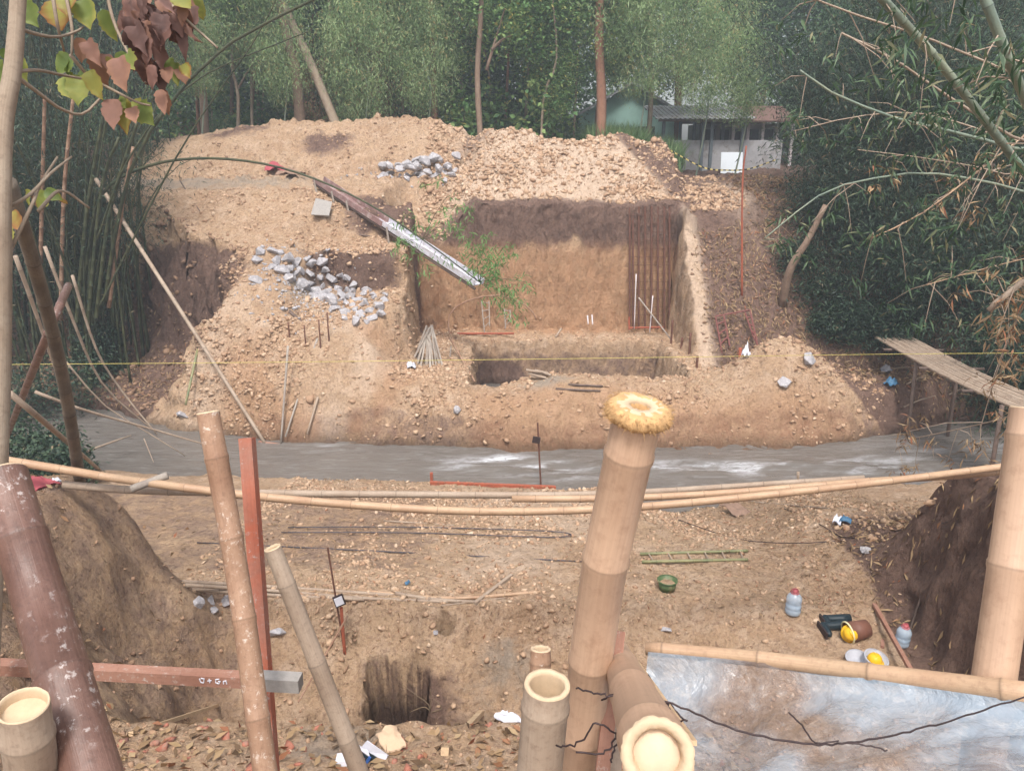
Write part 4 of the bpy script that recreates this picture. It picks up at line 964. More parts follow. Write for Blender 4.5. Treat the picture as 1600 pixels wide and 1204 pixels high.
rag('rag', 'dark blue rag below the grey bag on the right slope', 'rag', hit(1392, 602) + Vector((0, 0, .02)), .35, M['cloth_blue'], 11, .2)
rag('rag', 'small blue scrap near the bamboo bundle', 'rag', hit(636, 914) + Vector((0, 0, .01)), .07, M['cloth_blue'], 12, .06)
rag('rag', 'faded red rag on the near left bank beside the bamboo rail', 'rag', hit(62, 762) + Vector((0, 0, .02)), .35, M['cloth_red'], 13, .08)
rag('plastic_bag', 'scrap of white plastic on the near left bank under the rail', 'bag', hit(88, 757) + Vector((0, 0, .02)), .12, M['cloth_white'], 14, .06)
rag('cardboard', 'torn piece of cardboard on the ledge beside the white bag', 'cardboard', hit(612, 1163) + Vector((0, 0, .02)), .24, M['card'], 15, .05)
# ------------------------------------------------------------------ pit contents
wallY = 23.75
hp = [(704, 540, 23.0), (703, 520, 23.3), (700, 497, 23.6), (714, 478, 23.75), (742, 466, 23.8), (776, 461, 23.8), (808, 469, 23.8), (830, 484, 23.75), (838, 500, 23.7)]
pole('bamboo_hoop', 'bent bamboo strip forming a low arch against the pit wall', 'hoop', hp, .026, 'bamboo_brown', n=6)
bars('timber_bar', 'orange painted bar lying at the foot of the pit wall under the arch', 'bar', [((702, 521, 23.3), (803, 521, 23.3), .035)], 'orange_paint', .035)
for lab, u0, u1, v0, v1, u2 in (('left ladder of thin rods leaning on the pit wall inside the arch', 752, 757, 468, 519, 764), ('right ladder of thin rods leaning on the pit wall under the leaves', 788, 790, 482, 513, 797)):
    a, b_, c, d = atY(u0, v0, 23.8), atY(u1, v1, 23.4), atY(u2, v0 + 2, 23.8), atY(u2 + 1, v1 - 10, 23.5)
    bars('ladder', lab, 'ladder', [(a, b_, .018, 'rail'), (c, d, .018, 'rail')] + [(lerp(a, b_, f), lerp(c, d, f), .012, 'rung') for f in (.08, .35, .6, .85)], 'stick', .018)
cage = [((u, 322 + abs(u - 1015) * .05, 24.3), (u, 514, 23.75), .034) for u in (984, 989, 998, 1008, 1018, 1028, 1038, 1046)]
cage += [((982, v, lerp(24.3, 23.75, (v - 322) / 192) - .04), (1048, v, lerp(24.3, 23.75, (v - 322) / 192) - .04), .006, 'tie') for v in range(336, 516, 13)]
bars('rebar_cage', 'tall rusty rebar cage standing against the back wall of the pit', 'rebar cage', cage, 'rust', .02)
M['pvc'] = flat_mat('white_rod', lin(206, 196, 196), .5, .15, 10)
pole('rod', 'tall pale rod standing before the rebar cage', 'rod', [(994, 428, 23.55), (991, 514, 23.35)], .02, 'pvc', n=6)
pole('rod', 'shorter pale rod standing before the rebar cage, right of the tall one', 'rod', [(1020, 462, 23.5), (1015, 520, 23.2)], .02, 'pvc', n=6)
pole('stick', 'thin pole leaning from the rebar cage down to the right', 'stick', [(998, 465, 23.55), (1050, 532, 22.6)], .025, 'stick')
bars('timber_bar', 'orange bar at the foot of the rebar cage', 'bar', [((982, 512, 23.4), (1036, 511, 23.4), .03), ((983, 495, 23.45), (983, 515, 23.4), .03)], 'orange_paint', .03)
for k, (u, v0, v1, Y, lab) in enumerate([(1048, 500, 542, 22.3, 'rusty stake nearest the rebar cage by the right pit wall'), (1063, 527, 556, 21.6, 'rusty stake second from the cage by the right pit wall'), (1076, 520, 570, 21.0, 'tall rusty stake at the bend of the right pit wall'), (1087, 556, 592, 19.8, 'thick rusty stake at the front right corner of the pit')]):
    p = atY(u, v1, Y); p.z = min(p.z, gz(p.x, p.y)) ; pole('stake', lab, 'stake', [atY(u + 3, v0, Y), p], .035, 'rust', group='stakes along the right pit wall')
for k, (u0, v0, u1, v1, lab) in enumerate([(918, 493, 919, 506, 'short white stake left of its twin at the pit wall'), (925, 492, 926, 507, 'short white stake right of its twin at the pit wall')]):
    pole('stake', lab, 'stake', [(u0, v0, 23.5), (u1, v1, 23.3)], .025, 'pvc')
pole('stick', 'split bamboo offcut on the pit ledge', 'stick', [(877, 513, 23.2), (868, 527, 22.9)], .035, 'bamboo_grey')
random.seed(5)
root = None; bs = hit(668, 572); bt = atY(668, 512, bs.y + .5)
root = empty('stick_bundle', bs, 'bundle of grey sticks stood up like a tent at the left end of the pit', 'stick bundle')
for k in range(15):
    f = k / 14; ft = Vector((lerp(-.52, .45, f), random.uniform(-.3, .2), -.05)); tp = Vector((random.uniform(-.04, .14) , .45 + random.uniform(-.05, .05), (bt.z - bs.z) * random.uniform(.82, 1.1)))
    b = MB(); b.bar(ft, tp, random.uniform(.03, .07), .025, t=.5); b.build('stick', M['stick'], root)
pole('plank', 'narrow board leaning into the left end of the deep hole', 'plank', [(703, 528, 21.2), (742, 596, 19.0)], .035, 'bamboo_brown')
pole('stick', 'thin upright stick between the bundle and the leaning board', 'stick', [(705, 540, 21), (702, 566, 20.3)], .02, 'stick')
for k, (a, b_, lab) in enumerate([((868, 610), (938, 612), 'dark pipe lying nearer the river on the lip of the hole'), ((888, 603), (942, 605), 'dark pipe lying behind its twin on the lip of the hole')]):
    pole('pipe', lab, 'pipe', [a, b_], .03, 'darkstick', group='pipes on the lip')
root = empty('bamboo_offcuts', hit(845, 592), 'small pile of pale bamboo offcuts on the lip of the hole', 'offcuts')
for k in range(7):
    b = MB(); a = random.uniform(-.9, .5); c = Vector((random.uniform(-.2, .2), random.uniform(-.1, .1), .04 + .03 * k)); d = Vector((math.cos(a), math.sin(a) * .5, -.15)) * random.uniform(.14, .26)
    b.tube([c - d, c + d], .03, 7); b.build('offcut', M['bamboo_grey'], root)
# red scaffold frame on right slope
f = [((1118, 494, 21.2), (1172, 484, 21.2)), ((1118, 494, 21.2), (1129, 556, 20.6)), ((1172, 484, 21.2), (1184, 540, 20.6)), ((1164, 488, 21.2), (1178, 528, 20.8)), ((1131, 492, 21.2), (1140, 540, 20.7))]
f += [(lerp(pt(f[2][0]), pt(f[2][1]), q), lerp(pt(f[3][0]), pt(f[3][1]), q)) for q in (.2, .45, .7, .95)] + [(lerp(pt(f[1][0]), pt(f[1][1]), q), lerp(pt(f[4][0]), pt(f[4][1]), q)) for q in (.2, .45, .7)]
bars('scaffold_frame', 'red steel scaffold frame standing on the litter right of the pit', 'scaffold', f, 'red_paint', .022, part='tube')
p = hit(1160, 462); q = atY(1160, 292, p.y + .1); q2 = atY(1166, 228, p.y)
M['orange_rod'] = M['orange_paint']
pole('timber_post', 'tall thin orange post standing on the right slope', 'post', [p - Vector((0, 0, .2)), q, q2], .034, 'orange_rod', .02)
pole('stake', 'short orange stake at the base of the red scaffold frame', 'stake', [(1157, 543, 19.8), (1156, 562, 19.7)], .05, 'orange_paint')
# ------------------------------------------------------------------ near bench
pole('rebar', 'long dark rebar lying across the bench from left to the central post', 'rebar', [(308, 848), (600, 862), (912, 878)], .011, 'steel', .011, n=6, jit=0)
p = [hit(440, 834), hit(650, 836), hit(865, 842), hit(866, 834), hit(650, 826), hit(450, 826)]
for q in p: q.z += .03
b = MB(); b.tube(spline(p, 40), .01, 6); tag(b.build('rebar', M['steel'], None, True, p[0]), 'hairpin bent rebar lying behind the long straight one', 'rebar')
pole('stick', 'thin twig lying across the hairpin rebar', 'stick', [(600, 815), (710, 822)], .015, 'bamboo_grey')
for k, (pts, lab) in enumerate([([(285, 910), (420, 918), (560, 928), (690, 938)], 'bamboo pole at the back of the bundle behind the near stones'), ([(290, 916), (420, 926), (560, 936), (700, 942)], 'bamboo pole in the middle of the bundle behind the near stones'), ([(300, 922), (430, 932), (570, 942)], 'bamboo pole at the front of the bundle behind the near stones'),
                                ([(560, 925), (700, 936), (844, 927)], 'pale bamboo pole continuing the bundle to the right'), ([(618, 928), (680, 940), (745, 945)], 'split bamboo strip at the loose right end of the bundle')]):
    pole('bamboo_pole', lab, 'pole', pts, .026, 'bamboo_grey' if k != 3 else 'bamboo', .022, 'bamboo poles lying on the bench', 8, .35)
bars('wood_lath', 'short lath stuck up at the end of the bamboo bundle', 'lath', [((742, 946), (800, 898, 9.2), .022)], 'bamboo_grey', .022, square=True)
pole('stick', 'thin stick lying on the bench right of the lath', 'stick', [(690, 948), (790, 935)], .012, 'bamboo_grey')
# bamboo ladder
a, b_, c, d = hit(1000, 868), hit(1168, 863), hit(1003, 881), hit(1168, 877)
for q in (a, b_, c, d): q.z += .03
root = empty('bamboo_ladder', a, 'short green bamboo ladder lying on the bench right of the central post', 'ladder')
for s, e in ((a, b_), (c, d)):
    m = MB(); culm_into(m, [s - a, (s + e) / 2 - a, e - a], .024, .022, 8, .25); m.build('rail', M['bamboo_green'], root, True)
for f in (.08, .26, .44, .6, .76, .93):
    m = MB(); m.tube([lerp(a, b_, f) - a, lerp(c, d, f + .03) - a], .012, 6); m.build('rung', M['bamboo_grey'], root)
# sign stake
p = hit(541, 1027)
root = empty('sign_stake', p, 'rusty stake pair holding a small white card in a black frame beside the near hole', 'sign')
m = MB(); m.tube([Vector((0, 0, -.2)), atY(512, 855, p.y + .1) - p], .012, 6); m.build('stake', M['rust'], root)
m = MB(); m.bar(Vector((-.02, .02, -.2)), atY(533, 948, p.y) - p, .035, .02); m.build('slat', M['orange_paint'], root)
q = atY(530, 938, p.y - .03) - p
rot = Matrix.Rotation(R(-15), 3, 'Y') @ Matrix.Rotation(R(20), 3, 'Z')
m = MB(); m.box(q, (.13, .02, .15), rot); fr = m.build('frame', M['wire'], root)
m = MB(); m.box(q + Vector((0, -.012, 0)), (.1, .012, .11), rot); m.build('card', M['cloth_white'], root)
pole('stick', 'thin stick leaning beside the sign stake over the trench', 'stick', [(543, 962, 8.2), (466, 1096, 6.9)], .013, 'bamboo_brown')
p = hit(846, 762); 
root = empty('marker_stake', p, 'thin dark stake with a black block near its top, at the near water edge', 'stake')
m = MB(); m.tube([Vector((0, 0, -.2)), atY(840, 660, p.y) - p], .022, 6); m.build('stake', M['rust'], root)
m = MB(); m.box(atY(838, 687, p.y - .03) - p, (.16, .06, .13), Matrix.Rotation(.15, 3, 'Y')); m.build('block', M['wire'], root)
bars('timber', 'orange timber lying at the near water edge with one upright peg', 'timber', [((672, 757), (868, 764), .035, 'beam'), ((674, 738, 14.9), (675, 756, 14.9), .03, 'peg')], 'orange_paint', .035, square=True)
for k, (u0, v0, v1, lab) in enumerate([(1247, 737, 752, 'small bamboo peg standing in the water on the right'), (990, 742, 752, 'small peg at the near water edge by the central post')]):
    pole('peg', lab, 'peg', [(u0, v0, 14.4), (u0, v1 + 12, 14.4)], .03, 'bamboo_grey')
# lathe helper
def lathe(b, prof, n=20, M4=None, t=.5):
    V = []
    for r_, z in prof:
        for k in range(n):
            a = 2 * math.pi * k / n; q = Vector((r_ * math.cos(a), r_ * math.sin(a), z)); V.append(M4 @ q if M4 is not None else q)
    Fc = [(i * n + k, i * n + (k + 1) % n, (i + 1) * n + (k + 1) % n, (i + 1) * n + k) for i in range(len(prof) - 1) for k in range(n)]
    return b.add(V, Fc, t)
m_ = NT('clear_plastic'); pr = m_.pri(lin(196, 212, 226), .15, spec=.6, Alpha=.55); M['clear'] = m_.done(pr)
m_ = NT('bottle_water'); pr = m_.pri(lin(150, 185, 215), .05, spec=.6, Alpha=.6); M['waterfill'] = m_.done(pr)
M['cap'] = flat_mat('red_cap', lin(176, 92, 96), .5, .1, 10)
M['yellow'] = flat_mat('yellow_plastic', lin(230, 180, 40), .4, .12, 8)
M['rubber'] = flat_mat('black_rubber', lin(34, 46, 52), .4, .2, 12)
M['grey_plastic'] = flat_mat('grey_plastic', lin(170, 170, 176), .5, .15, 12)
M['green_plastic'] = flat_mat('green_plastic', lin(80, 100, 64), .5, .2, 12, dirt=lin(130, 120, 90))
M['brown_plastic'] = flat_mat('brown_bucket', lin(120, 82, 68), .55, .25, 10)
def jug(u, v, h, label, tilt=0):
    p = hit(u, v); root = empty('water_jug', p, label, 'water jug')
    Mx = Matrix.Rotation(tilt, 4, 'X') @ Matrix.Scale(h / .34, 4)
    m = MB(); lathe(m, [(0, 0), (.085, 0), (.095, .015), (.095, .06), (.088, .075), (.095, .09), (.095, .13), (.086, .145), (.094, .16), (.094, .2), (.09, .225), (.07, .26), (.04, .285), (.03, .295), (.03, .315)], 20, Mx); m.build('bottle', M['clear'], root, True)
    m = MB(); lathe(m, [(0, .01), (.084, .012), (.088, .06), (.088, .12), (0, .122)], 20, Mx); m.build('water', M['waterfill'], root, True)
    m = MB(); lathe(m, [(.034, .29), (.036, .325), (0, .33)], 14, Mx); lathe(m, [(.05, .283), (.052, .29), (.04, .292)], 14, Mx); m.build('cap', M['cap'], root, True)
    m = MB(); m.tube([Mx @ Vector((.05 * math.cos(a), .02, .29 + .045 * math.sin(a))) for a in np.linspace(0, math.pi, 9)], .005, 5); m.build('handle', M['cap'], root, True)
    return root
jug(1238, 960, .34, 'clear water jug with red cap standing in the open on the bench')
jug(1408, 1006, .30, 'clear water jug with red cap tucked against the right bank behind the plank', .12)
# boots
def boot(p, rz, label):
    root = empty('rubber_boot', p, label, 'boot', 'pair of rubber boots', rz)
    m = MB()   # lying on its side, shaft along +x, foot at -x
    m.tube([Vector((.30, 0, .055)), Vector((.2, 0, .055)), Vector((.1, 0, .052)), Vector((.03, 0, .05)), Vector((-.02, 0, .05)), Vector((-.05, .0, .05))], [.062, .058, .052, .05, .05, .03], 12)
    m.tube([Vector((.01, .03, .05)), Vector((0, -.04, .05)), Vector((-.005, -.1, .048)), Vector((-.005, -.16, .045)), Vector((0, -.19, .045))], [.045, .05, .046, .04, .02], 12)
    m.build('upper', M['rubber'], root, True)
    m = MB(); m.box(Vector((-.05, -.075, .048)), (.02, .26, .085)); m.build('sole', M['wire'], root)
    return root
p = hit(1300, 985); boot(p + Vector((-.10, .02, 0)), .05, 'black rubber boot lying in front, its sole to the left')
boot(p + Vector((-.02, .17, 0)), -.02, 'black rubber boot lying behind its pair, nearer the jug')
# bucket lying on side, helmet within
def bucket(p, r_, h, mat, label, rot=None, name='bucket', rimmat=None, fill=None):
    root = empty(name, p, label, name.replace('_', ' '))
    if rot is not None: root.rotation_euler = rot
    m = MB(); lathe(m, [(0, .004), (r_ * .78, 0), (r_ * .97, h * .96), (r_ * .93, h * .955), (r_ * .74, .012), (0, .016)], 24); m.build('shell', M[mat], root, True)
    m = MB(); lathe(m, [(r_ * .93, h * .97), (r_ * 1.05, h * .95), (r_ * 1.06, h * .99), (r_ * .97, h * 1.02), (r_ * .92, h)], 24); m.build('rim', M[rimmat or mat], root, True)
    if fill:
        m = MB(); lathe(m, [(0, h * .6), (r_ * .87, h * .58)], 24); m.build('contents', M[fill], root)
    return root
p = hit(1328, 998)
M['cream'] = flat_mat('cream_rim', lin(224, 214, 170), .5, .1, 10)
bucket(p + Vector((.2, .02, .12)), .13, .26, 'brown_plastic', 'brown bucket tipped on its side with a cream rim, beside the boots', (0, R(-98), R(10)), rimmat='cream')
def helmet(p, s, label, mat='yellow', rot=(0, 0, 0)):
    root = empty('hard_hat', p, label, 'hard hat'); root.rotation_euler = rot
    m = MB(); lathe(m, [(.0, .14), (.04, .137), (.08, .12), (.108, .085), (.12, .04), (.122, 0), (.15, -.008), (.15, -.002), (.118, .008), (.1, .08), (.0, .13)], 22, Matrix.Scale(s, 4)); m.build('shell', M[mat], root, True)
    m = MB(); m.tube([Matrix.Scale(s, 4) @ Vector((0, .11 * math.cos(a), .02 + .128 * math.sin(a))) for a in np.linspace(0.3, 2.8, 9)], .011 * s, 6); m.build('ridge', M[mat], root, True)
    return root
helmet(p + Vector((-.03, -.05, .09)), .72, 'yellow hard hat lying in the mouth of the tipped bucket', rot=(R(60), R(-30), 0))
p = hit(1338, 1036); bucket(p, .12, .08, 'grey_plastic', 'empty grey basin left of the one holding the yellow hat', (R(12), R(-8), 0), 'basin')
p2 = hit(1357, 1036); bucket(p2 + Vector((.03, -.05, .03)), .13, .1, 'grey_plastic', 'grey basin with a yellow hat inside behind the pale rail', (R(14), R(6), 0), 'basin')
helmet(p2 + Vector((.03, -.06, .07)), .68, 'yellow hard hat resting in the grey basin')
p = hit(1042, 922); bucket(p, .13, .15, 'green_plastic', 'green bucket filled with earth standing below the ladder', None, 'bucket', fill='soil')
bars('plank', 'reddish board leaning from the bench to the pale rail at the right', 'board', [((1365, 950), (1432, 1062, 6.9), .022)], 'redwood', .022, square=True)
bars('plank', 'short upright board crossing behind the reddish one', 'board', [((1379, 965, 8.3), (1378, 1015), .02)], 'redwood', .018, square=True)
pole('stick', 'long dark stick leaning on the near right bank', 'stick', [(1512, 745, 8.7), (1465, 860, 8.3), (1415, 1003, 7.9)], .016, 'darkstick')
pole('rope', 'thin dark cable trailing across the right of the bench', 'cable', [(1060, 812), (1160, 845), (1290, 848), (1400, 830), (1480, 818)], .008, 'wire', n=5)
pole('rope', 'thin dark cable trailing from the water edge to the rocks', 'cable', [(1225, 795), (1280, 820), (1310, 838), (1340, 842)], .008, 'wire', n=5)
pole('branch', 'fallen bamboo branch lying by the water right of the central post', 'branch', [(1170, 785), (1230, 790), (1295, 796)], .02, 'bamboo_grey', n=7, node=.3)
p = hit(1262, 935)
# roots and weed tuft at hole
root = empty('dry_twigs', hit(668, 1105), 'bare dry twigs sprouting at the edge of the near hole', 'twigs')
random.seed(9)
for pts in [[(672, 1110), (668, 1098), (650, 1085), (630, 1070)], [(672, 1110), (674, 1090), (672, 1075)], [(672, 1110), (662, 1104), (640, 1112)], [(675, 1112), (690, 1105), (676, 1090)]]:
    m = MB(); p0 = hit(672, 1116); pp = [atY(u, v, p0.y - .03) - root.location for u, v in pts]; m.tube(spline(pp, 8), [.006 - .0005 * i for i in range(8)], 5); m.build('twig', M['twig'], root, True)
bars('plank', 'split raw plank lying on the ledge in front of the near hole', 'plank', [((695, 1180), (752, 1118), .03)], 'plank', .03, square=True)
bars('plank', 'pale splintered lath lying in the leaves on the left of the ledge', 'plank', [((205, 1150), (340, 1105), .018)], 'plank', .018, square=True)
# ------------------------------------------------------------------ yellow string line
M['string'] = flat_mat('nylon_string', lin(206, 190, 110), .6, .1, 10)
pole('string_line', 'taut yellow nylon string stretched level across the whole river', 'string', [(-80, 570, 10.5), (400, 566, 10.5), (900, 560, 10.5), (1400, 553, 10.5), (1700, 551, 10.5)], .0038, 'string', .0038, n=5, jit=0)
# ------------------------------------------------------------------ foreground posts
M['cutwood'] = flat_mat('bamboo_cut_face', lin(200, 176, 146), .85, .2, 30, bumpd=.004)
M['fray'] = flat_mat('frayed_bamboo_fibre', lin(200, 160, 112), .9, .45, 60, bumpd=.006)
M['inner'] = flat_mat('bamboo_inside', lin(150, 112, 78), .9, .35, 20)
def down_to_ground(P):
    d = (P[-1] - P[0]).normalized(); p = P[-1].copy(); k = 0
    while p.z > gz(p.x, p.y) - .25 and k < 200: p += d * .05; k += 1
    return p
def post(name, label, cat, pts, r0, r1, mat, node=.32, wall=.22, depth=.06, n=28, ground=True, start=None, cutmat='cutwood', tilt=None, group=None):
    P = [D(*q) for q in pts]
    if ground:
        e = down_to_ground(P); L1 = (P[-1] - P[0]).length; r1 = r1 + (r1 - r0) * 0; P.append(e)
    root = empty(name, P[0], label, cat, group)
    Q = [p - P[0] for p in P]
    if len(P) > 2: Q = spline(Q, 10)
    b = MB(); culm_into(b, Q, r0, r1, n, node, start_off=start, swell=1.055, nt=.27)
    b.f = b.f[:-2] + [b.f[-1]]           # open the top
    b.build('culm', M[mat], root, True)
    d = (Q[0] - Q[1]).normalized(); up = Vector((0, 0, 1)) if abs(d.z) < .95 else Vector((0, 1, 0))
    if tilt: pass
    x = d.cross(up).normalized(); y = d.cross(x)
    Mx = Matrix((x, y, d)).transposed().to_4x4()
    ri = r0 * (1 - wall); m = MB()
    V = []; random.seed(int(r0 * 1e5)); js = [random.uniform(-.0012, .0012) for _ in range(n)]
    prof = [(r0 * 1.0, -.002, 1), (r0 * .97, .004, 1), (ri * 1.04, .003, 1), (ri, -.004, 1), (ri * .97, -depth, 0)]
    for r_, z, jj in prof:
        for k in range(n):
            a = 2 * math.pi * k / n; V.append(Mx @ Vector((r_ * math.cos(a), r_ * math.sin(a), z + js[k] * jj)))
    m.add(V, [(i * n + k, i * n + (k + 1) % n, (i + 1) * n + (k + 1) % n, (i + 1) * n + k) for i in range(len(prof) - 1) for k in range(n)])
    m.build('cut_rim', M[cutmat], root, True)
    m = MB(); V = [Mx @ Vector((ri * .98 * math.cos(2 * math.pi * k / n), ri * .98 * math.sin(2 * math.pi * k / n), -depth)) for k in range(n)]
    V.append(Mx @ Vector((0, 0, -depth - .01))); m.add(V, [(k, (k + 1) % n, n) for k in range(n)]); m.build('diaphragm', M['inner'] if depth > .02 else M['cutwood'], root, True)
    return root, Mx
M['post_main'] = wood_mat('pale_bamboo_post', lin(176, 144, 120), lin(190, 158, 132), lin(150, 116, 94), (2.5, 2.5, 2.5), .42, .0008, spec=.45, fine=30)
root, Mx = post('bamboo_post', 'thick pale bamboo post in the middle foreground with a frayed golden top', 'bamboo post', [(1000, 634, 1.55), (936, 928, 1.77), (903, 1204, 2.02)], .0505, .056, 'post_main', .28, .55, .02, start=.41)
# mushroomed fibres round its top
random.seed(3); m = MB(); n = 40
prof = [(.014, -.035), (.017, -.016), (.026, -.002), (.038, .004), (.050, .004), (.062, -.002), (.069, -.014), (.067, -.024), (.058, -.030), (.053, -.034)]
V = []
for i, (r_, z) in enumerate(prof):
    for k in range(n):
        a = 2 * math.pi * k / n; q = 1 + .03 * math.sin(k * 2.7 + i) + random.uniform(-.03, .03); V.append(Mx @ Vector((r_ * q * math.cos(a), r_ * q * math.sin(a), z + random.uniform(-.003, .003) - (.002 * math.sin(k * .9) if i > 4 else 0))))
m.add(V, [(i * n + k, i * n + (k + 1) % n, (i + 1) * n + (k + 1) % n, (i + 1) * n + k) for i in range(len(prof) - 1) for k in range(n)])
for k in range(1100):
    a = random.uniform(0, 6.28); r_ = random.uniform(.048, .070); c = Mx @ Vector((r_ * math.cos(a), r_ * math.sin(a), random.uniform(-.03, .002)))
    d = Mx.to_3x3() @ Vector((math.cos(a), math.sin(a), random.uniform(-.9, .4))) * random.uniform(.003, .009); m.tube([c - d * .3, c + d], [.0008, .0003], 3, False)
m.build('frayed_rim', M['fray'], root, True)
post('bamboo_post', 'thick dark purplish bamboo post with white blotches at the far left foreground', 'bamboo post', [(4, 742, 1.9), (70, 960, 1.78), (142, 1204, 1.6)], .056, .060, 'bamboo_dark', .34, .3, .012, start=.52)
post('bamboo_post', 'short greenish bamboo stump cut flat, lowest left corner', 'bamboo post', [(36, 1102, 1.5), (58, 1250, 1.60)], .047, .050, 'bamboo_grey', .4, .12, .02, start=.2)
post('bamboo_post', 'slim speckled brown bamboo post left of the red square post', 'bamboo post', [(325, 645, 2.6), (372, 900, 2.6), (414, 1204, 2.5)], .038, .039, 'bamboo_brown', .30, .35, .03, start=.52)
post('bamboo_post', 'slanting bamboo stick cut off below the long rails, leaning to the left', 'bamboo post', [(426, 856, 2.75), (545, 1162, 2.9)], .031, .037, 'bamboo_grey', .31, .3, .03, start=.47, group=None)
post('bamboo_post', 'hollow bamboo stump with a thick pale rim left of the central post', 'bamboo post', [(855, 1070, 1.5), (838, 1260, 1.60)], .046, .05, 'bamboo_grey', .4, .25, .10, start=.13)
post('bamboo_post', 'small bamboo stump rising behind the hollow one', 'bamboo post', [(845, 1014, 2.3), (842, 1150, 2.3)], .031, .032, 'bamboo_brown', .4, .3, .04, start=.1)
post('bamboo_post', 'tall thick bamboo post at the right edge behind the pale rail', 'bamboo post', [(1612, 640, 2.05), (1583, 850, 2.05), (1552, 1065, 2.05)], .052, .054, 'post_main', .36, .3, .03, start=.2)
# red square post
A = D(386, 684, 3.05); Bq = D(420, 1150, 3.05); Bq = down_to_ground([A, Bq])
m = MB(); m.bar(A, Bq, .052, .05, Vector((0, -1, .1)))
tag(m.build('timber_post', wood_mat('red_painted_timber', lin(178, 96, 70), lin(156, 112, 96), lin(132, 84, 70), (3, 3, 3), .8, .003, spots=lin(176, 164, 156)), None, False, A), 'red painted square timber post splashed with cement, second from the left foreground', 'timber post')
# cross beam with concrete end
A = D(-60, 1038, 2.9); Bq = D(398, 1062, 2.86); Cq = D(470, 1066, 2.85)
root = empty('cross_beam', A, 'red brown timber beam lying across the left foreground with a cement crusted end and chalk marks', 'beam')
m = MB(); m.bar(Vector((0, 0, 0)), Bq - A, .045, .046); m.build('timber', M['redwood'], root)
m = MB(); m.bar(Bq - A, Cq - A, .054, .054, t=.5); m.build('cement_crust', M['concrete'], root)
m = MB()
xd = (Bq - A).normalized(); zd = Vector((0, 0, 1)); base = D(315, 1056, 2.86) - A
base = xd * base.dot(xd) + Vector((0, -.0245, -.004)) + Vector((0, 0, 0))
def stroke(pts):
    for q0, q1 in zip(pts[:-1], pts[1:]):
        m.bar(base + xd * q0[0] + zd * q0[1] + xd.cross(zd) * 0, base + xd * q1[0] + zd * q1[1], .003, .0035, Vector((0, -1, 0)))
stroke([(0, .018), (.004, .002), (.014, .0), (.018, .018), (.006, .02)]); stroke([(.03, .01), (.045, .012)]); stroke([(.037, .018), (.038, .002)])
stroke([(.075, .02), (.062, .018), (.06, .004), (.072, .0), (.078, .01), (.07, .01)]); stroke([(.09, .0), (.09, .012), (.1, .014), (.102, 0)])
m.build('chalk_mark', M['cloth_white'], root)
# pale rail on right with plastic sheet
RA, RB = D(1010, 1012, 2.52), D(1680, 1092, 1.86)
mids = [RA, D(1200, 1030, 2.36), D(1400, 1056, 2.13), RB]
root = empty('bamboo_rail', RA, 'pale bamboo rail across the right foreground holding up the plastic sheet', 'bamboo rail')
m = MB(); culm_into(m, spline([q - RA for q in mids], 12), .022, .029, 18, .30, start_off=.18); m.build('culm', M['bamboo'], root, True)
# near pole pointing at the viewer
A, Bq = D(1028, 1180, .97), D(962, 1018, 2.45)
root = empty('bamboo_pole', A, 'bamboo pole pointing straight at the viewer, bottom centre right', 'bamboo pole')
Q = [Vector((0, 0, 0)), (Bq - A) / 2, Bq - A]
m = MB(); culm_into(m, Q, .046, .042, 28, .45, start_off=.25, swell=1.05, nt=.3); m.f = m.f[:-2] + [m.f[-1]]; m.build('culm', M['post_main'], root, True)
random.seed(4); d = -(Q[1]).normalized(); x = d.cross(Vector((0, 0, 1))).normalized(); y = d.cross(x); Mx = Matrix((x, y, d)).transposed().to_4x4()
m = MB(); lathe(m, [(.047, -.004), (.046, .002), (.040, .004), (.033, .001), (.031, -.006), (.029, -.02)], 48, Mx); m.v = [tuple(Vector(q) + Vector([random.uniform(-.0014, .0014) for _ in range(3)])) for q in m.v]; m.build('cut_rim', M['cutwood'], root, True)
m = MB(); lathe(m, [(.031, -.018), (.02, -.010), (0, -.007)], 28, Mx); m.build('diaphragm', flat_mat('pale_diaphragm', lin(206, 182, 156), .85, .15, 30), root, True)
def lathing(label, a, c, w_, h_, mat, up=Vector((0, 0, 1)), name='wood_lath'):
    m = MB(); m.bar(a, c, w_, h_, up); o = m.build(name, M[mat], None, False, a); return tag(o, label, 'lath')
lathing('split bamboo lath lying along the pole that points at the viewer', D(982, 1020, 2.3), D(1078, 1160, 1.2), .022, .008, 'plank')
lathing('reddish board standing behind the central post', D(966, 985, 1.95), D(935, 1260, 1.85), .035, .012, 'redwood', Vector((0, -1, 0)))
lathing('wet pale board end wrapped with plastic beside the central post', D(972, 1015, 2.2), D(958, 1260, 1.9), .03, .012, 'bamboo_grey', Vector((0, -1, 0)))
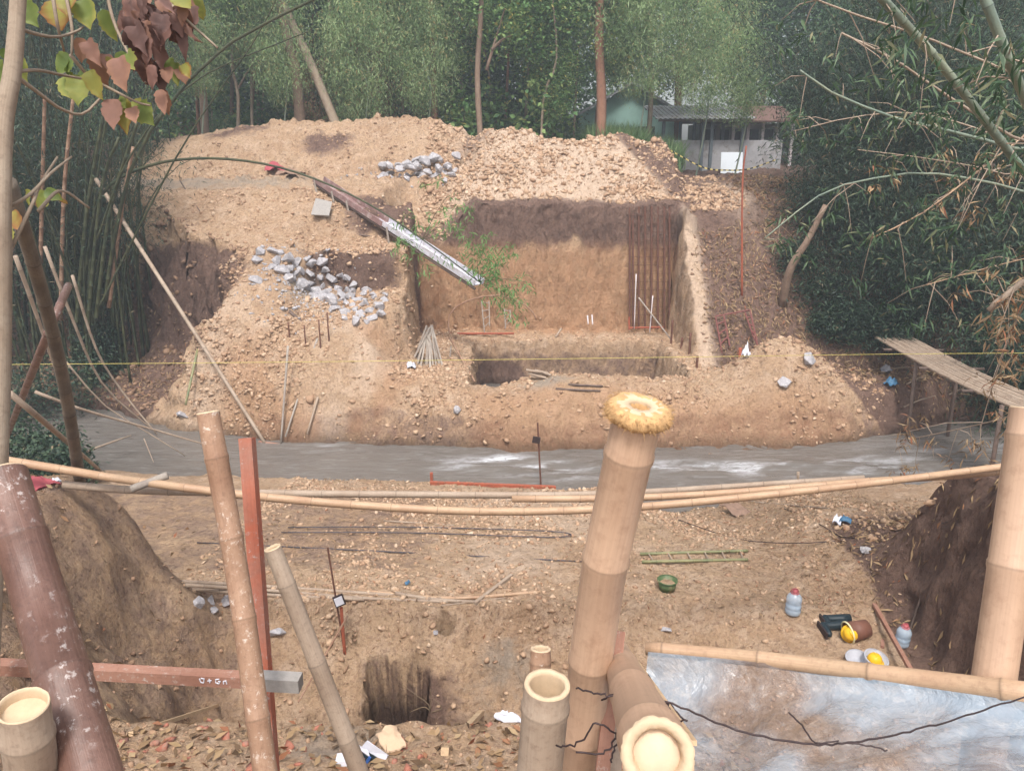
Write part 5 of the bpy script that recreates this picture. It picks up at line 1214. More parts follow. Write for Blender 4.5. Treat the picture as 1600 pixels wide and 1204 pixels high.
# plastic sheet
def sheet_mat():
    m = NT('plastic_sheet'); v = m.pos()
    n1 = m.noise(v, 1.9, 2, .4, .6); n2 = m.noise(v, 28, 6, .7); n3 = m.noise(v, 9, 5, .7, .4)
    c = m.mix(m.ramp(n1, [(.52, 0), (.66, 1.0)]), lin(158, 172, 184), lin(140, 122, 112))
    c = m.mix(m.math('MULTIPLY', m.ramp(n3, [(.5, 0), (.68, 1.0)]), .3), c, lin(196, 200, 204))
    c = m.mix(m.math('MULTIPLY', m.ramp(n2, [(.5, 0), (.68, 1.0)]), .5), c, lin(210, 210, 208))
    cr = m.n('ShaderNodeTexVoronoi', feature='DISTANCE_TO_EDGE'); cr.inputs['Scale'].default_value = 7; m.l(m.stretch(v, (1, .5, 1)), cr.inputs['Vector'])
    b = m.bump(m.ramp(cr.outputs['Distance'], [(0, 0), (.25, 1.0)]), .012, .5); b = m.bump(n3, .03, .5, b); b = m.bump(n2, .003, .4, b)
    p = m.pri(c, m.ramp(n3, [(.3, .12), (.7, .35)]), b, spec=.8)
    tr = m.n('ShaderNodeBsdfTransparent'); tr.inputs[0].default_value = (.85, .85, .88, 1)
    mx = m.n('ShaderNodeMixShader'); m.l(m.ramp(n1, [(.4, .30), (.66, .62)]), mx.inputs[0]); m.l(p, mx.inputs[1]); m.l(tr.outputs[0], mx.inputs[2])
    return m.done(mx.outputs[0])
nu, nv = 110, 70
rail = spline(mids, nu)
low = [D(u, v, t) for u, v, t in [(985, 1290, 1.50), (1150, 1400, 1.25), (1350, 1420, 1.2), (1560, 1400, 1.2), (1760, 1380, 1.25)]]
low = spline(low, nu)
V = np.zeros((nv, nu, 3))
for j in range(nv):
    f = j / (nv - 1)
    for i in range(nu):
        a, b_ = rail[i], low[i]; p = lerp(a, b_, f); V[j, i] = (p.x, p.y, p.z)
U_, V_ = np.meshgrid(np.linspace(0, 1, nu), np.linspace(0, 1, nv))
sag = np.sin(np.pi * np.clip(V_, 0, 1) ** .55) * .17 * (.75 + .25 * np.sin(U_ * 5 + 1))
fold = .045 * (1 - np.abs(np.sin((U_ * 9 + V_ * 5 + 1.4 * fbm(U_ * 3, V_ * 3, 2, 301)) * 1.3))) * np.clip(V_ * 2, 0, 1) * (1 - .4 * U_) + .05 * np.abs(fbm(U_ * 7 + V_ * 3, V_ * 4, 4, 302)) + .008 * np.sin(U_ * 170 + 8 * fbm(U_ * 6, V_ * 2, 2, 303)) * np.exp(-V_ * 8) * (1 - S(.35, .5, U_))
V[..., 2] += -sag + fold * np.clip(V_ * 6, 0, 1) - .004 * (V_ < .02); V[..., 1] -= .03 * np.exp(-V_ * 12)
V[..., 2] += .012 * np.exp(-V_ * 30)
idx = np.arange(nu * nv).reshape(nv, nu)
q = np.stack([idx[:-1, :-1].ravel(), idx[:-1, 1:].ravel(), idx[1:, 1:].ravel(), idx[1:, :-1].ravel()], 1)
tag(link('plastic_sheet', mkmesh('plastic_sheet', V.reshape(-1, 3), q, True), sheet_mat()), 'large crumpled translucent plastic sheet hanging from the pale rail, bottom right', 'plastic sheet')
# wires
def wirep(label, pts, r_=.0022, n=30, jit=.004, seed=1, mat='wire'):
    random.seed(seed); P = [D(*q) for q in pts]; sp = spline(P, n); sp = [p + Vector([random.uniform(-jit, jit) for _ in range(3)]) for p in sp]
    m = MB(); m.tube(sp, r_ * .75, 6); return tag(m.build('wire', M[mat], None, True, sp[0]), label, 'wire')
wirep('long dark twisted wire sagging in front of the plastic sheet', [(985, 1075, 1.45), (1080, 1110, 1.4), (1160, 1143, 1.35), (1270, 1162, 1.35), (1340, 1158, 1.36), (1420, 1142, 1.4), (1500, 1120, 1.5), (1600, 1088, 1.62), (1680, 1060, 1.7)], .0026, 60, .0015, 1)
wirep('tail of the twisted wire pointing up over the plastic sheet', [(1232, 1112, 1.35), (1255, 1135, 1.35), (1275, 1160, 1.35), (1310, 1157, 1.35)], .002, 18, .001, 2)
wirep('tail of the twisted wire pointing down to the right', [(1310, 1160, 1.35), (1345, 1163, 1.34), (1388, 1172, 1.33)], .002, 14, .002, 3)
for k, (pts, lab) in enumerate([([(900, 1075, 1.45), (945, 1085, 1.4), (990, 1082, 1.42), (1040, 1095, 1.5), (1065, 1120, 1.5)], 'uppermost dark wire tied round the central post and the pole beside it'),
    ([(940, 1095, 1.42), (985, 1070, 1.38), (1010, 1090, 1.38), (1000, 1130, 1.3), (965, 1160, 1.3), (955, 1190, 1.3)], 'dark wire looping down between the central post and the pointing pole'),
    ([(985, 1190, 1.2), (975, 1150, 1.2), (1000, 1110, 1.2), (1035, 1095, 1.22), (1060, 1130, 1.15)], 'dark wire looped over the top of the pointing pole'),
    ([(870, 1165, 1.42), (905, 1160, 1.38), (930, 1130, 1.36), (960, 1145, 1.36), (945, 1175, 1.36), (900, 1172, 1.36)], 'dark wire knotted low on the central post'),
    ([(1015, 1055, 1.6), (1000, 1085, 1.4), (1020, 1115, 1.3), (1075, 1125, 1.25)], 'short dark wire end sticking over the pointing pole')]):
    wirep(lab, pts, .0024, 34, .003, 10 + k)
# long sagging rails between the banks
def rail_(label, pts, r0, r1, mat='bamboo'):
    P = [atY(*q) for q in pts]; root = empty('bamboo_rail', P[0], label, 'bamboo rail', 'long bamboo rails spanning the excavation')
    m = MB(); culm_into(m, spline([p - P[0] for p in P], 30), r0, r1, 12, .42, swell=1.12); m.build('culm', M[mat], root, True); return root
rail_('longest pale bamboo rail, sagging lowest from the left bank to the right post', [(-60, 708, 7.3), (60, 727, 7.3), (190, 748, 7.2), (400, 775, 7.1), (620, 793, 7.0), (780, 799, 7.0), (960, 794, 7.0), (1130, 780, 7.0), (1350, 756, 7.1), (1620, 722, 7.3)], .045, .036)
rail_('greyish bamboo rail above the sagging one, from the left bank to past the central post', [(100, 757, 7.35), (220, 766, 7.3), (400, 770, 7.3), (620, 772, 7.3), (850, 773, 7.3), (1010, 768, 7.3), (1180, 757, 7.3), (1350, 746, 7.3)], .042, .028, 'bamboo_grey')
rail_('brown bamboo rail just below the upper one, ending at the right post', [(800, 779, 7.2), (960, 778, 7.2), (1130, 770, 7.2), (1350, 752, 7.25), (1480, 744, 7.3), (1630, 730, 7.4)], .036, .036, 'bamboo')
pole('bamboo_offcut', 'short dark bamboo offcut lying over the rails on the left bank', 'offcut', [(205, 764, 7.1), (262, 742, 7.25)], .04, 'stick', .04, n=12)
M['old_bamboo'] = wood_mat('old_grey_bamboo', lin(96, 86, 76), lin(122, 110, 96), lin(66, 54, 48), (4, 4, 4), .6, .002)
# left leaning poles
pole('bamboo_pole', 'thick dark bamboo pole leaning left, its foot on the near left bank', 'pole', [D(14, 285, 4.6), D(72, 480, 5.8), D(104, 620, 7.1), hit(124, 748) - Vector((0, 0, .1))], .045, 'old_bamboo', .060, n=12, node=.5)
pole('bamboo_pole', 'purplish pole crossing behind the thick dark one', 'pole', [D(107, 446, 7.0), D(55, 570, 7.2), hit(-5, 722)], .034, 'bamboo_dark', .046, n=10, node=.5)
pole('bamboo_pole', 'grey pole slanting down to the right over the left river bank', 'pole', [D(-20, 585, 7.5), D(70, 660, 8.0), hit(160, 738)], .03, 'bamboo_grey', .03, n=8, node=.5)
G = 'dry bamboo culms hanging over the left river bank'
for k, (pts, r_, lab) in enumerate([([(24, 400, 12), (60, 500, 12.5), (100, 620, 13.2), (118, 720, 13.6)], .035, 'dry culm hanging steeply beside the thick dark pole'), ([(70, 385, 15), (110, 490, 15.4), (160, 600, 16.2), (235, 668, 17)], .035, 'dry culm bending down into the left bay of the river'),
    ([(113, 430, 17), (150, 545, 17.5), (190, 610, 18), (245, 678, 18)], .035, 'dry culm ending at the water below the long pole'), ([(55, 612, 13.4), (130, 640, 14.0), (230, 668, 15.0), (320, 694, 15.6)], .035, 'pale culm lying low over the water of the left bay'),
    ([(95, 555, 15.5), (160, 630, 16), (225, 672, 16.4), (290, 712, 16.6)], .022, 'thin culm dipping its tip in the left bay'), ([(135, 705, 15.7), (190, 685, 16.6), (205, 680, 16.8)], .03, 'short dead branch sticking out of the left bay'), ([(225, 685, 16.5), (240, 722, 15.9)], .014, 'thin bare twig standing in the left bay'), ([(20, 345, 13), (60, 470, 13.5), (88, 590, 14), (110, 680, 14.4)], .02, 'thin dark culm next to the hanging dry one')]):
    pole('dry_culm', lab, 'bamboo', pts, r_, 'bamboo_grey' if k != 7 else 'darkstick', r_ * .5, G, 6, .5)
for k, (pts, r_, lab) in enumerate([([(165, 470, 20.5), (178, 380, 20.2), (215, 240, 19.5), (330, 90, 18.5), (490, 0, 17.5), (620, -60, 17)], .055, 'thick dark culm arching from the left clump up to the top edge'), ([(155, 480, 20), (200, 390, 19.8), (290, 220, 19), (400, 60, 18.4), (450, -40, 18)], .03, 'thin dark culm crossing the sunlit road diagonally'), ([(150, 380, 20), (200, 250, 19.5), (300, 130, 19), (480, 50, 18)], .028, 'thin dark culm rising from the left clump toward the trees')]):
    pole('arching_culm', lab, 'bamboo', pts, r_, 'culm', r_ * .4, 'culms arching out of the left clump', 7, .45)
G = 'older brown culms in the left clump'
for k, (u0, v0, u1, v1, u2, v2) in enumerate([(118, 520, 136, 330, 165, 160), (95, 500, 100, 300, 118, 120), (150, 500, 172, 330, 215, 190), (62, 470, 66, 300, 70, 150), (136, 520, 158, 300, 186, 215), (170, 480, 190, 330, 208, 230)]):
    pole('old_culm', '%s of the thick brown culms in the left clump' % ['fourth from the left', 'second from the left', 'second from the right', 'leftmost', 'fifth from the left', 'rightmost'][k] if k != 1 else 'second from the left of the thick brown culms in the left clump', 'bamboo', [(u0, v0, 20.6), (u1, v1, 20.2), (u2, v2, 19.8)], .06, 'bamboo_brown' if k % 2 else 'culm', .04, G, 8, .4)
# the arching culm with a leafy tip in front of the chute
pts = [(130, 470, 21.2), (145, 350, 20.6), (170, 290, 20.2), (250, 254, 19.8), (350, 248, 19.5), (450, 265, 19.3), (560, 310, 19.2), (660, 374, 19.1), (748, 440, 19.0)]
P = [atY(*q) for q in pts]; root = empty('arching_culm', P[0], 'culm bowing right over the road, its fresh leafy tip hanging before the pit wall', 'bamboo')
m = MB(); culm_into(m, spline([p - P[0] for p in P], 26), .05, .014, 7, .45); m.build('culm', M['culm'], root, True)
r = np.random.default_rng(55); C = []
tw = MB()
for (u, v, n_) in [(700, 305, 3), (712, 340, 4), (640, 350, 5), (660, 375, 4), (730, 370, 4), (775, 385, 5), (745, 400, 7), (765, 420, 9), (770, 440, 8), (790, 455, 6), (800, 470, 5), (820, 440, 4), (700, 350, 3), (625, 385, 2), (800, 395, 3), (780, 475, 4), (650, 410, 2), (720, 420, 2)]:
    c = atY(u, v, 19.0 + r.normal(0, .15)) - P[0]
    k = min(range(len(pts)), key=lambda i: (P[i] - P[0] - c).length); q = P[k] - P[0]
    tw = MB(); tw.tube([q, lerp(q, c, .5) + Vector((0, 0, .08)), c], [.008, .006, .003], 4, False); tw.build('twig', M['culm'], root)
    for _ in range(n_ * 2): C.append(np.array(c) + r.normal(0, .2, 3))
C = np.array(C); Pp, dd = clusters(C, 8, .06, .9)
link('foliage', leafmesh('foliage', Pp, dd, .2 * r.uniform(.6, 1.2, len(Pp)), .032, .5 + .3 * r.random(len(Pp))), leaf_mat('fresh_bamboo_leaf', [(0, lin(84, 128, 70)), (.5, lin(104, 148, 84)), (1, lin(140, 170, 100))]), root)
# ------------------------------------------------------------------ right: pale arching culms
G = 'pale culms arching in from the near right clump'
base = Vector((9.4, 10.2, gz(9.4, 10.2) - .1))
def rculm(label, pts, r0, r1, mat, leaves=(), dry=False):
    P = [D(*q) for q in pts]; P = [base + Vector((random.uniform(-.5, .5), random.uniform(-.4, .4), 0))] + P
    root = empty('arching_culm', P[0], label, 'bamboo', G)
    Q = [p - P[0] for p in P]; sp = spline(Q, 26); m = MB(); culm_into(m, sp, r0, r1, 9, .38); m.build('culm', M[mat], root, True)
    r = np.random.default_rng(len(label)); C = []; tw = MB(); L_ = len(sp)
    for q in range(int(3 + L_ * .5)):
        i = r.integers(L_ // 4, L_); c = sp[i] + Vector((r.normal(0, .25), r.normal(0, .2), r.normal(-.15, .25)))
        tw = MB(); tw.tube([sp[i], lerp(sp[i], c, .5) + Vector((0, 0, .05)), c], [.006, .005, .002], 4, False); tw.build('twig', M['bamboo_grey'], root)
        for _ in range(3): C.append(np.array(c) + r.normal(0, .08, 3))
    Pp, dd = clusters(np.array(C), 5, .03, .8)
    link('foliage', leafmesh('foliage', Pp, dd, .19 * r.uniform(.6, 1.2, len(Pp)), .024, r.random(len(Pp))), M['leaf_dry' if dry else 'leaf_mid'], root)
random.seed(77)
rculm('thick blue green culm crossing the upper right corner, rising to the left', [(1680, 390, 7.5), (1600, 270, 6.6), (1540, 190, 6.2), (1490, 125, 6.0), (1440, 65, 5.8), (1375, -5, 5.6), (1300, -90, 5.4)], .05, .03, 'culm_pale')
rculm('steep thick culm at the right edge near the top corner', [(1690, 420, 6.5), (1640, 250, 5.8), (1600, 150, 5.4), (1570, 80, 5.2), (1538, -5, 5.1), (1500, -100, 5)], .05, .032, 'culm_pale')
rculm('slender tan culm with a tip pointing left, below the thick blue green one', [(1720, 300, 8.5), (1600, 225, 8.2), (1480, 150, 8), (1400, 95, 7.8), (1315, 52, 7.6)], .032, .01, 'bamboo_grey')
rculm('pale culm running flat to the left in the middle right', [(1700, 290, 9), (1600, 238, 8.8), (1480, 204, 8.6), (1400, 185, 8.6), (1300, 145, 8.6), (1250, 110, 8.6)], .045, .012, 'culm_pale')
rculm('low culm bowing over and down to a forked tip at the left', [(1700, 330, 9.5), (1600, 300, 9.5), (1540, 284, 9.4), (1440, 270, 9.4), (1340, 284, 9.4), (1280, 305, 9.4), (1195, 372, 9.4)], .034, .008, 'culm_pale')
rculm('thin straight tan culm slanting up to the right through the dark foliage', [(1800, 100, 9), (1600, 215, 9), (1500, 290, 9), (1430, 340, 9), (1362, 372, 9)], .018, .008, 'bamboo')
rculm('thin curved culm arching over the middle of the right foliage', [(1700, 300, 10), (1560, 215, 10), (1440, 178, 10), (1340, 182, 10), (1240, 205, 10)], .022, .006, 'bamboo_grey')
rculm('thin dry culm below the bowing one, pointing left', [(1700, 330, 10), (1560, 270, 10), (1450, 248, 10), (1340, 234, 10)], .018, .006, 'bamboo_grey', dry=True)
rculm('short dry culm with hanging dead leaves near the footbridge', [(1700, 520, 8), (1600, 440, 8), (1545, 485, 8.2)], .03, .03, 'bamboo_grey', dry=True)
rculm('thin dry culm dropping steeply with dead leaves before the footbridge', [(1680, 420, 8), (1600, 480, 8.4), (1560, 575, 8.8), (1530, 675, 9.2)], .016, .006, 'bamboo_grey', dry=True)
rculm('broken dry culm trailing dead leaves over the right of the river', [(1700, 560, 9), (1600, 640, 10), (1520, 665, 11), (1400, 690, 12.5)], .018, .006, 'bamboo_grey', dry=True)
rculm('thin pale culm pointing left above the fresh leaves', [(1750, 380, 9), (1600, 405, 9), (1500, 430, 9), (1445, 446, 9)], .012, .005, 'bamboo')
rculm('thin culm in the extreme upper right, nearly flat', [(1750, 160, 7), (1600, 120, 7), (1450, 60, 7), (1300, 10, 7), (1200, -40, 7)], .02, .008, 'bamboo_grey')
# dark leaning trunk on right slope
pole('dead_tree', 'dark bare crooked trunk leaning right on the litter slope', 'tree', [hit(1222, 475) - Vector((0, 0, .1)), (1235, 420, 21.5), (1262, 375, 21.3), (1290, 320, 21.2)], .13, 'bark', .07, n=9)
# ------------------------------------------------------------------ bamboo footbridge
A = Vector((10.35, 19.8, 2.0)); Bq = Vector((10.5, 12.9, 2.0))
root = empty('bamboo_footbridge', A, 'narrow grey bamboo footbridge over the river at the right edge', 'footbridge')
random.seed(8)
for k in range(11):
    o = -.45 + k * .09; m = MB()
    pp = [Vector((o + random.uniform(-.02, .02), random.uniform(0, .4), .03 + random.uniform(0, .02))), Vector((o, -3.4, -.06 + random.uniform(-.02, .02))), Vector((o + .15 + random.uniform(-.02, .02), -6.9, .03))]
    culm_into(m, spline(pp, 8), .04, .036, 8, .5); m.build('deck_pole', M['bamboo_grey'], root, True)
for y in (-.6, -2.4, -4.2, -6.0):
    m = MB(); m.tube([Vector((-.7, y, -.06)), Vector((.85, y, -.08))], .035, 8); m.build('cross_pole', M['darkstick'], root, True)
for y in (-1.8, -5.2):
    for sx in (-.45, .6):
        m = MB(); m.tube([Vector((sx, y, -.05)), Vector((sx + random.uniform(-.1, .1), y, -2.5))], .045, 8); m.build('leg', M['darkstick'], root, True)
# dead bamboo heap beside bridge
for k in range(22):
    u = random.uniform(1340, 1560); v = random.uniform(470, 660); p = hit(u, v); a = random.uniform(-.9, .9); L_ = random.uniform(.5, 1.4)
    q = p + Vector((math.cos(a) * L_, random.uniform(-.3, .5), math.sin(a) * L_ * .5 + .1)); q.z = max(q.z, gz(q.x, q.y) + .05)
    m = MB(); m.tube([Vector((0, 0, .03)), (q - p) * .5 + Vector((0, 0, .05)), q - p], [.022, .018, .01], 6)
    tag(m.build('dead_culm', M['bamboo_grey'], None, True, None, p), 'broken piece of dead bamboo lying on the bank near the footbridge', 'dead bamboo', 'dead bamboo pieces near the footbridge')
relabel('dead bamboo pieces near the footbridge', '%s of the broken dead bamboo pieces on the bank near the footbridge')
# ------------------------------------------------------------------ teak sapling, upper left
def teak_leaf(b, base, d, L, W, curl, tint, droopn):
    d = d.normalized(); side = d.cross(droopn).normalized(); nrm = side.cross(d)
    prof = [(0, .05), (.03, .4), (.09, .72), (.16, .80), (.24, 1.0), (.32, .92), (.4, 1.04), (.48, .92), (.56, .96), (.64, .76), (.72, .74), (.8, .5), (.88, .32), (.95, .14), (1.0, .01)]
    ed = random.uniform(0, .35); L *= .92; W *= .9
    V = []; T = []
    for t, w_ in prof:
        c = base + d * (L * t) - nrm * (curl * L * t * t * .5)
        for s in (-1, -.5, 0, .5, 1):
            wv = 1 + (random.uniform(-.10, .16) if abs(s) == 1 else 0)
            V.append(c + side * (s * W / 2 * w_ * wv) + nrm * (abs(s) * W * .14 * w_ + random.uniform(-.02, .02) * W + curl * .12 * W * s * s * math.sin(t * 9))); T.append(tint + (ed if abs(s) == 1 else 0) + (ed * t * t) + random.uniform(-.05, .05))
    n = len(prof); b.add(V, [(i * 5 + k, i * 5 + k + 1, (i + 1) * 5 + k + 1, (i + 1) * 5 + k) for i in range(n - 1) for k in range(4)], [min(1, max(0, q)) for q in T])
M['teak_leaf'] = leaf_mat('sapling_leaf', [(0, lin(92, 116, 62)), (.4, lin(132, 146, 76)), (.7, lin(168, 164, 84)), (1, lin(160, 106, 64))], .4)
M['teak_dry'] = leaf_mat('dried_sapling_leaf', [(0, lin(84, 64, 60)), (.5, lin(132, 98, 88)), (1, lin(156, 116, 92))], .15, .8)
P = [D(*q) for q in [(33, -80, 2.6), (28, 0, 2.6), (20, 110, 2.6), (6, 190, 2.6), (2, 300, 2.6), (2, 440, 2.65), (-2, 620, 2.7), (-12, 850, 2.7)]]
P.append(down_to_ground([P[-2], P[-1]]))
root = empty('sapling', P[-1], 'pale barked sapling at the left edge with big green and dried brown leaves', 'tree')
o = P[-1]; m = MB(); m.tube(spline([p - o for p in P], 30), [.024 + .0006 * i for i in range(30)], 10, True, jit=.05); m.build('trunk', M['bark_pale'], root, True)
for pts in [[(25, 40, 2.6), (45, 50, 2.7), (85, 58, 2.8), (118, 50, 2.9), (130, 42, 3)], [(24, 112, 2.6), (60, 110, 2.7), (100, 118, 2.9), (140, 125, 3.0)], [(24, 118, 2.6), (60, 145, 2.7), (95, 170, 2.8), (130, 178, 2.9), (160, 150, 3)], [(100, -20, 2.9), (112, 40, 2.9), (112, 86, 2.9)], [(80, -20, 2.8), (90, 40, 2.8), (100, 80, 2.9)],
            [(165, -20, 3), (180, 40, 3), (215, 110, 3), (228, 130, 3)], [(240, -20, 3), (290, 30, 3), (340, 75, 3)], [(2, 330, 2.65), (45, 305, 2.7), (80, 270, 2.8), (112, 245, 2.9)], [(2, 420, 2.65), (50, 320, 2.7), (62, 290, 2.8), (90, 245, 2.85)], [(60, 330, 2.8), (95, 298, 2.9), (140, 325, 3)], [(110, 86, 2.9), (140, 120, 3), (175, 140, 3), (215, 160, 3), (235, 165, 3)]]:
    m = MB(); m.tube(spline([D(*q) - o for q in pts], 12), [.0075 - .0003 * i for i in range(12)], 6); m.build('branch', M['bark_pale'], root, True)
random.seed(15); g = MB(); dr = MB()
def lv(b, u, v, t, du, dv, L, W, curl, tint):
    p = D(u, v, t) - o; e = D(u + du, v + dv, t + random.uniform(-.06, .06)) - o
    teak_leaf(b, p, e - p, L, W, curl, tint, Vector((random.uniform(-.3, .3), -1, random.uniform(.1, .7))))
for (u, v, du, dv, L, W, ti) in [(140, 120, -20, 12, .14, .10, .1), (112, 88, -15, 14, .12, .09, .1), (125, 118, -8, 45, .16, .10, .5), (108, 95, -5, 12, .1, .08, .2), (140, 110, 12, 40, .15, .08, .6), (105, 118, 3, 50, .15, .10, .4), (180, 95, -10, 14, .1, .08, .7), (196, 85, 12, 22, .12, .10, .4), (190, 80, 5, 30, .1, .06, .2), (160, 15, 12, 30, .16, .07, .3), (130, 0, 5, 30, .15, .1, .3), (85, 0, 5, 22, .15, .12, .7), (35, 5, 10, 20, .13, .1, .2), (100, -15, 0, 30, .14, .1, .6), (290, 0, -5, 18, .14, .12, .7), (275, -15, 20, 25, .15, .1, .5), (310, -5, 3, 25, .12, .08, .5), (262, 90, -2, 20, .08, .06, .3), (275, 98, 1, 30, .13, .05, .3), (287, 100, 6, 20, .08, .05, .6), (190, 155, 2, 45, .18, .08, .6), (205, 160, 20, 30, .14, .09, .5), (215, 165, 14, 20, .13, .1, .2), (185, 155, 10, 12, .1, .06, .4), (5, 75, 15, 15, .13, .09, .1), (-10, 95, 5, 40, .16, .12, .2), (25, 85, 10, 40, .14, .09, .4), (75, 300, -10, 15, .11, .07, .4), (90, 300, 10, 25, .1, .05, .8), (70, 298, 15, 8, .1, .05, .1), (5, 350, 5, 40, .15, .1, .5), (20, 330, 12, 40, .12, .07, .8), (50, 300, -12, 15, .1, .06, .6)]:
    lv(g, u, v, 3.0 + random.uniform(-.1, .1), du, dv, L * .82, W, random.uniform(.1, .9), ti)
for (u, v, du, dv, L, W) in [(150, 85, 5, 45, .17, .08), (185, 90, 2, 50, .17, .1), (165, 85, -5, 40, .14, .08), (262, 105, -2, 30, .09, .06), (285, 108, 4, 22, .09, .07), (175, 155, 0, 50, .17, .08), (250, 140, 5, 35, .13, .05), (258, 140, -3, 38, .12, .05), (205, 168, 6, 25, .1, .06), (60, 305, -4, 25, .08, .05), (130, 60, -5, 25, .12, .07), (135, 65, 10, 28, .12, .07)]:
    lv(dr, u, v, 3.0 + random.uniform(-.1, .1), du, dv, L * .85, W, random.uniform(.3, 1.4), random.uniform(.6, 1))
for k in range(70):   # hanging mass of dried leaves
    f = random.random(); u = lerp(195, 300, random.random()) if f < .75 else random.uniform(215, 250); v = random.uniform(-15, 50) if f < .75 else random.uniform(45, 105)
    lv(dr, u, v, 3.0 + random.uniform(-.18, .18), random.uniform(-18, 18), random.uniform(12, 34), random.uniform(.07, .13), random.uniform(.04, .08), random.uniform(.6, 2.0), random.uniform(0, .75))
g.build('leaves', M['teak_leaf'], root, True); dr.build('dried_leaves', M['teak_dry'], root, True)
# ------------------------------------------------------------------ white bag with scraps
p = hit(572, 1196)
p = hit(572, 1186)
root = empty('carton', p, 'crumpled white carton with blue and orange print on the ledge, bottom left of centre', 'carton')
m = MB(); m.box(Vector((-.07, 0, .07)), (.16, .015, .17), Matrix.Rotation(.5, 3, 'Y') @ Matrix.Rotation(.5, 3, 'X'), j=.02); m.box(Vector((.06, 0, .06)), (.2, .015, .09), Matrix.Rotation(.65, 3, 'Y') @ Matrix.Rotation(-.3, 3, 'X'), j=.01); m.box(Vector((-.13, -.04, .03)), (.13, .1, .05), Matrix.Rotation(-.3, 3, 'Y'), j=.02); m.build('panel', M['cloth_white'], root)
m = MB(); m.box(Vector((.02, -.045, .05)), (.16, .012, .08), Matrix.Rotation(.65, 3, 'Y') @ Matrix.Rotation(-.5, 3, 'X')); m.build('inside', M['rubber'], root)
m = MB(); m.box(Vector((.03, -.062, .05)), (.02, .012, .06), Matrix.Rotation(.5, 3, 'Y')); m.build('print', flat_mat('blue_print', lin(60, 100, 170), .5), root)
m = MB(); m.box(Vector((-.02, -.058, .065)), (.05, .012, .018), Matrix.Rotation(.65, 3, 'Y')); m.build('print', M['cap'], root)
b = rag('plastic_bag', 'crumpled grey plastic scrap right of the split plank on the ledge', 'bag', hit(795, 1128) + Vector((0, 0, .02)), .3, M['cloth_white'], 21, .08)
# ------------------------------------------------------------------ house and shelters
def quad(m, a, b_, c, d, th=.05, t=.5):
    n = (b_ - a).cross(d - a).normalized() * th
    return m.add([a, b_, c, d, a + n, b_ + n, c + n, d + n], [(3, 2, 1, 0), (4, 5, 6, 7), (0, 1, 5, 4), (1, 2, 6, 5), (2, 3, 7, 6), (3, 0, 4, 7)], t)
M['green_wall'] = flat_mat('pale_green_plaster', lin(170, 208, 196), .9, .12, 3)
M['tin'] = flat_mat('roof_tin', lin(176, 178, 182), .5, .25, 4, metal=.2, dirt=lin(130, 118, 110))
M['tile_red'] = flat_mat('red_clay_tiles', lin(118, 92, 84), .9, .35, 12)
M['plaster'] = flat_mat('grey_white_plaster', lin(172, 170, 172), .9, .2, 4, dirt=lin(140, 134, 130))
M['dark_open'] = flat_mat('dark_opening', lin(48, 46, 50), .9, .2, 4)
M['post_grey'] = flat_mat('grey_post', lin(104, 112, 118), .8, .3, 8)
Y = 43; base = Vector((0, Y, 6.3)); xl, xr = atY(905, 200, Y).x, atY(1062, 200, Y).x; ze = atY(900, 180, Y).z; za = atY(985, 134, Y).z; xm = (xl + xr) / 2
root = empty('house', (xm, Y, 6.3), 'pale green house with a low gable roof behind the tall grass', 'house')
o = Vector((xm, Y, 6.3)); m = MB()
V = [(xl, Y, 6.2), (xr, Y, 6.2), (xr, Y, ze), (xm, Y, za), (xl, Y, ze)]; V = [Vector(v_) - o for v_ in V]; V2 = [v_ + Vector((0, 8, 0)) for v_ in V]
m.add(V + V2, [(0, 1, 2, 3, 4), (9, 8, 7, 6, 5), (0, 5, 6, 1), (1, 6, 7, 2), (0, 4, 9, 5)]); m.build('wall', M['green_wall'], root)
m = MB()
for s, xe in ((-1, xl - .6), (1, xr + .6)):
    e = Vector((xe, Y - .5, ze - .33)) - o; r_ = Vector((xm, Y - .5, za + .05)) - o; bk = Vector((0, 9, 0))
    if s < 0: quad(m, e, r_, r_ + bk, e + bk, .12)
    else: quad(m, r_, e, e + bk, r_ + bk, .12)
m.build('roof', M['tin'], root)
m = MB(); m.box(Vector((.9, -.03, 1.4)), (.9, .06, 1.0)); m.build('window', M['dark_open'], root)
# open shelter
Y = 36.0
def zY(v, Y=36.0): return atY(800, v, Y).z
x0, x1 = atY(1036, 200, Y).x, atY(1160, 200, Y).x
zg = gz((x0 + x1) / 2, Y); o = Vector((x0, Y, zg)); root = empty('shelter', o, 'open shelter with a flat tin roof on grey posts above a low grey wall', 'shelter')
m = MB(); nx_ = 40
for k in range(nx_):
    xa, xb = lerp(-.4, x1 - x0 + .4, k / nx_), lerp(-.4, x1 - x0 + .4, (k + 1) / nx_); zz = .03 * (k % 2)
    quad(m, Vector((xa, -.6, zY(187) - zg + zz)), Vector((xb, -.6, zY(187) - zg + zz)), Vector((xb, 3.4, zY(187) - zg + .75 + zz)), Vector((xa, 3.4, zY(187) - zg + .75 + zz)), .02)
m.build('roof', M['tin'], root)
for i in range(6):
    m = MB(); yy = -.4 + i * .7; m.bar(Vector((-.3, yy, zY(188) - zg - .05 + yy * .19 + .1)), Vector((x1 - x0 + .3, yy, zY(188) - zg - .05 + yy * .19 + .1)), .06, .1); m.build('rafter', M['darkstick'], root)
for (u, yy) in ((1037, 0), (1063, 2.6), (1099, 0), (1113, 0), (1130, 2.8), (1161, 0), (1085, 2.8)):
    xx = atY(u, 200, Y + yy).x - x0; m = MB(); m.bar(Vector((xx, yy, -.3)), Vector((xx, yy, zY(188) - zg + yy * .17)), .13, .13, Vector((0, 1, 0))); m.build('post', M['post_grey'], root)
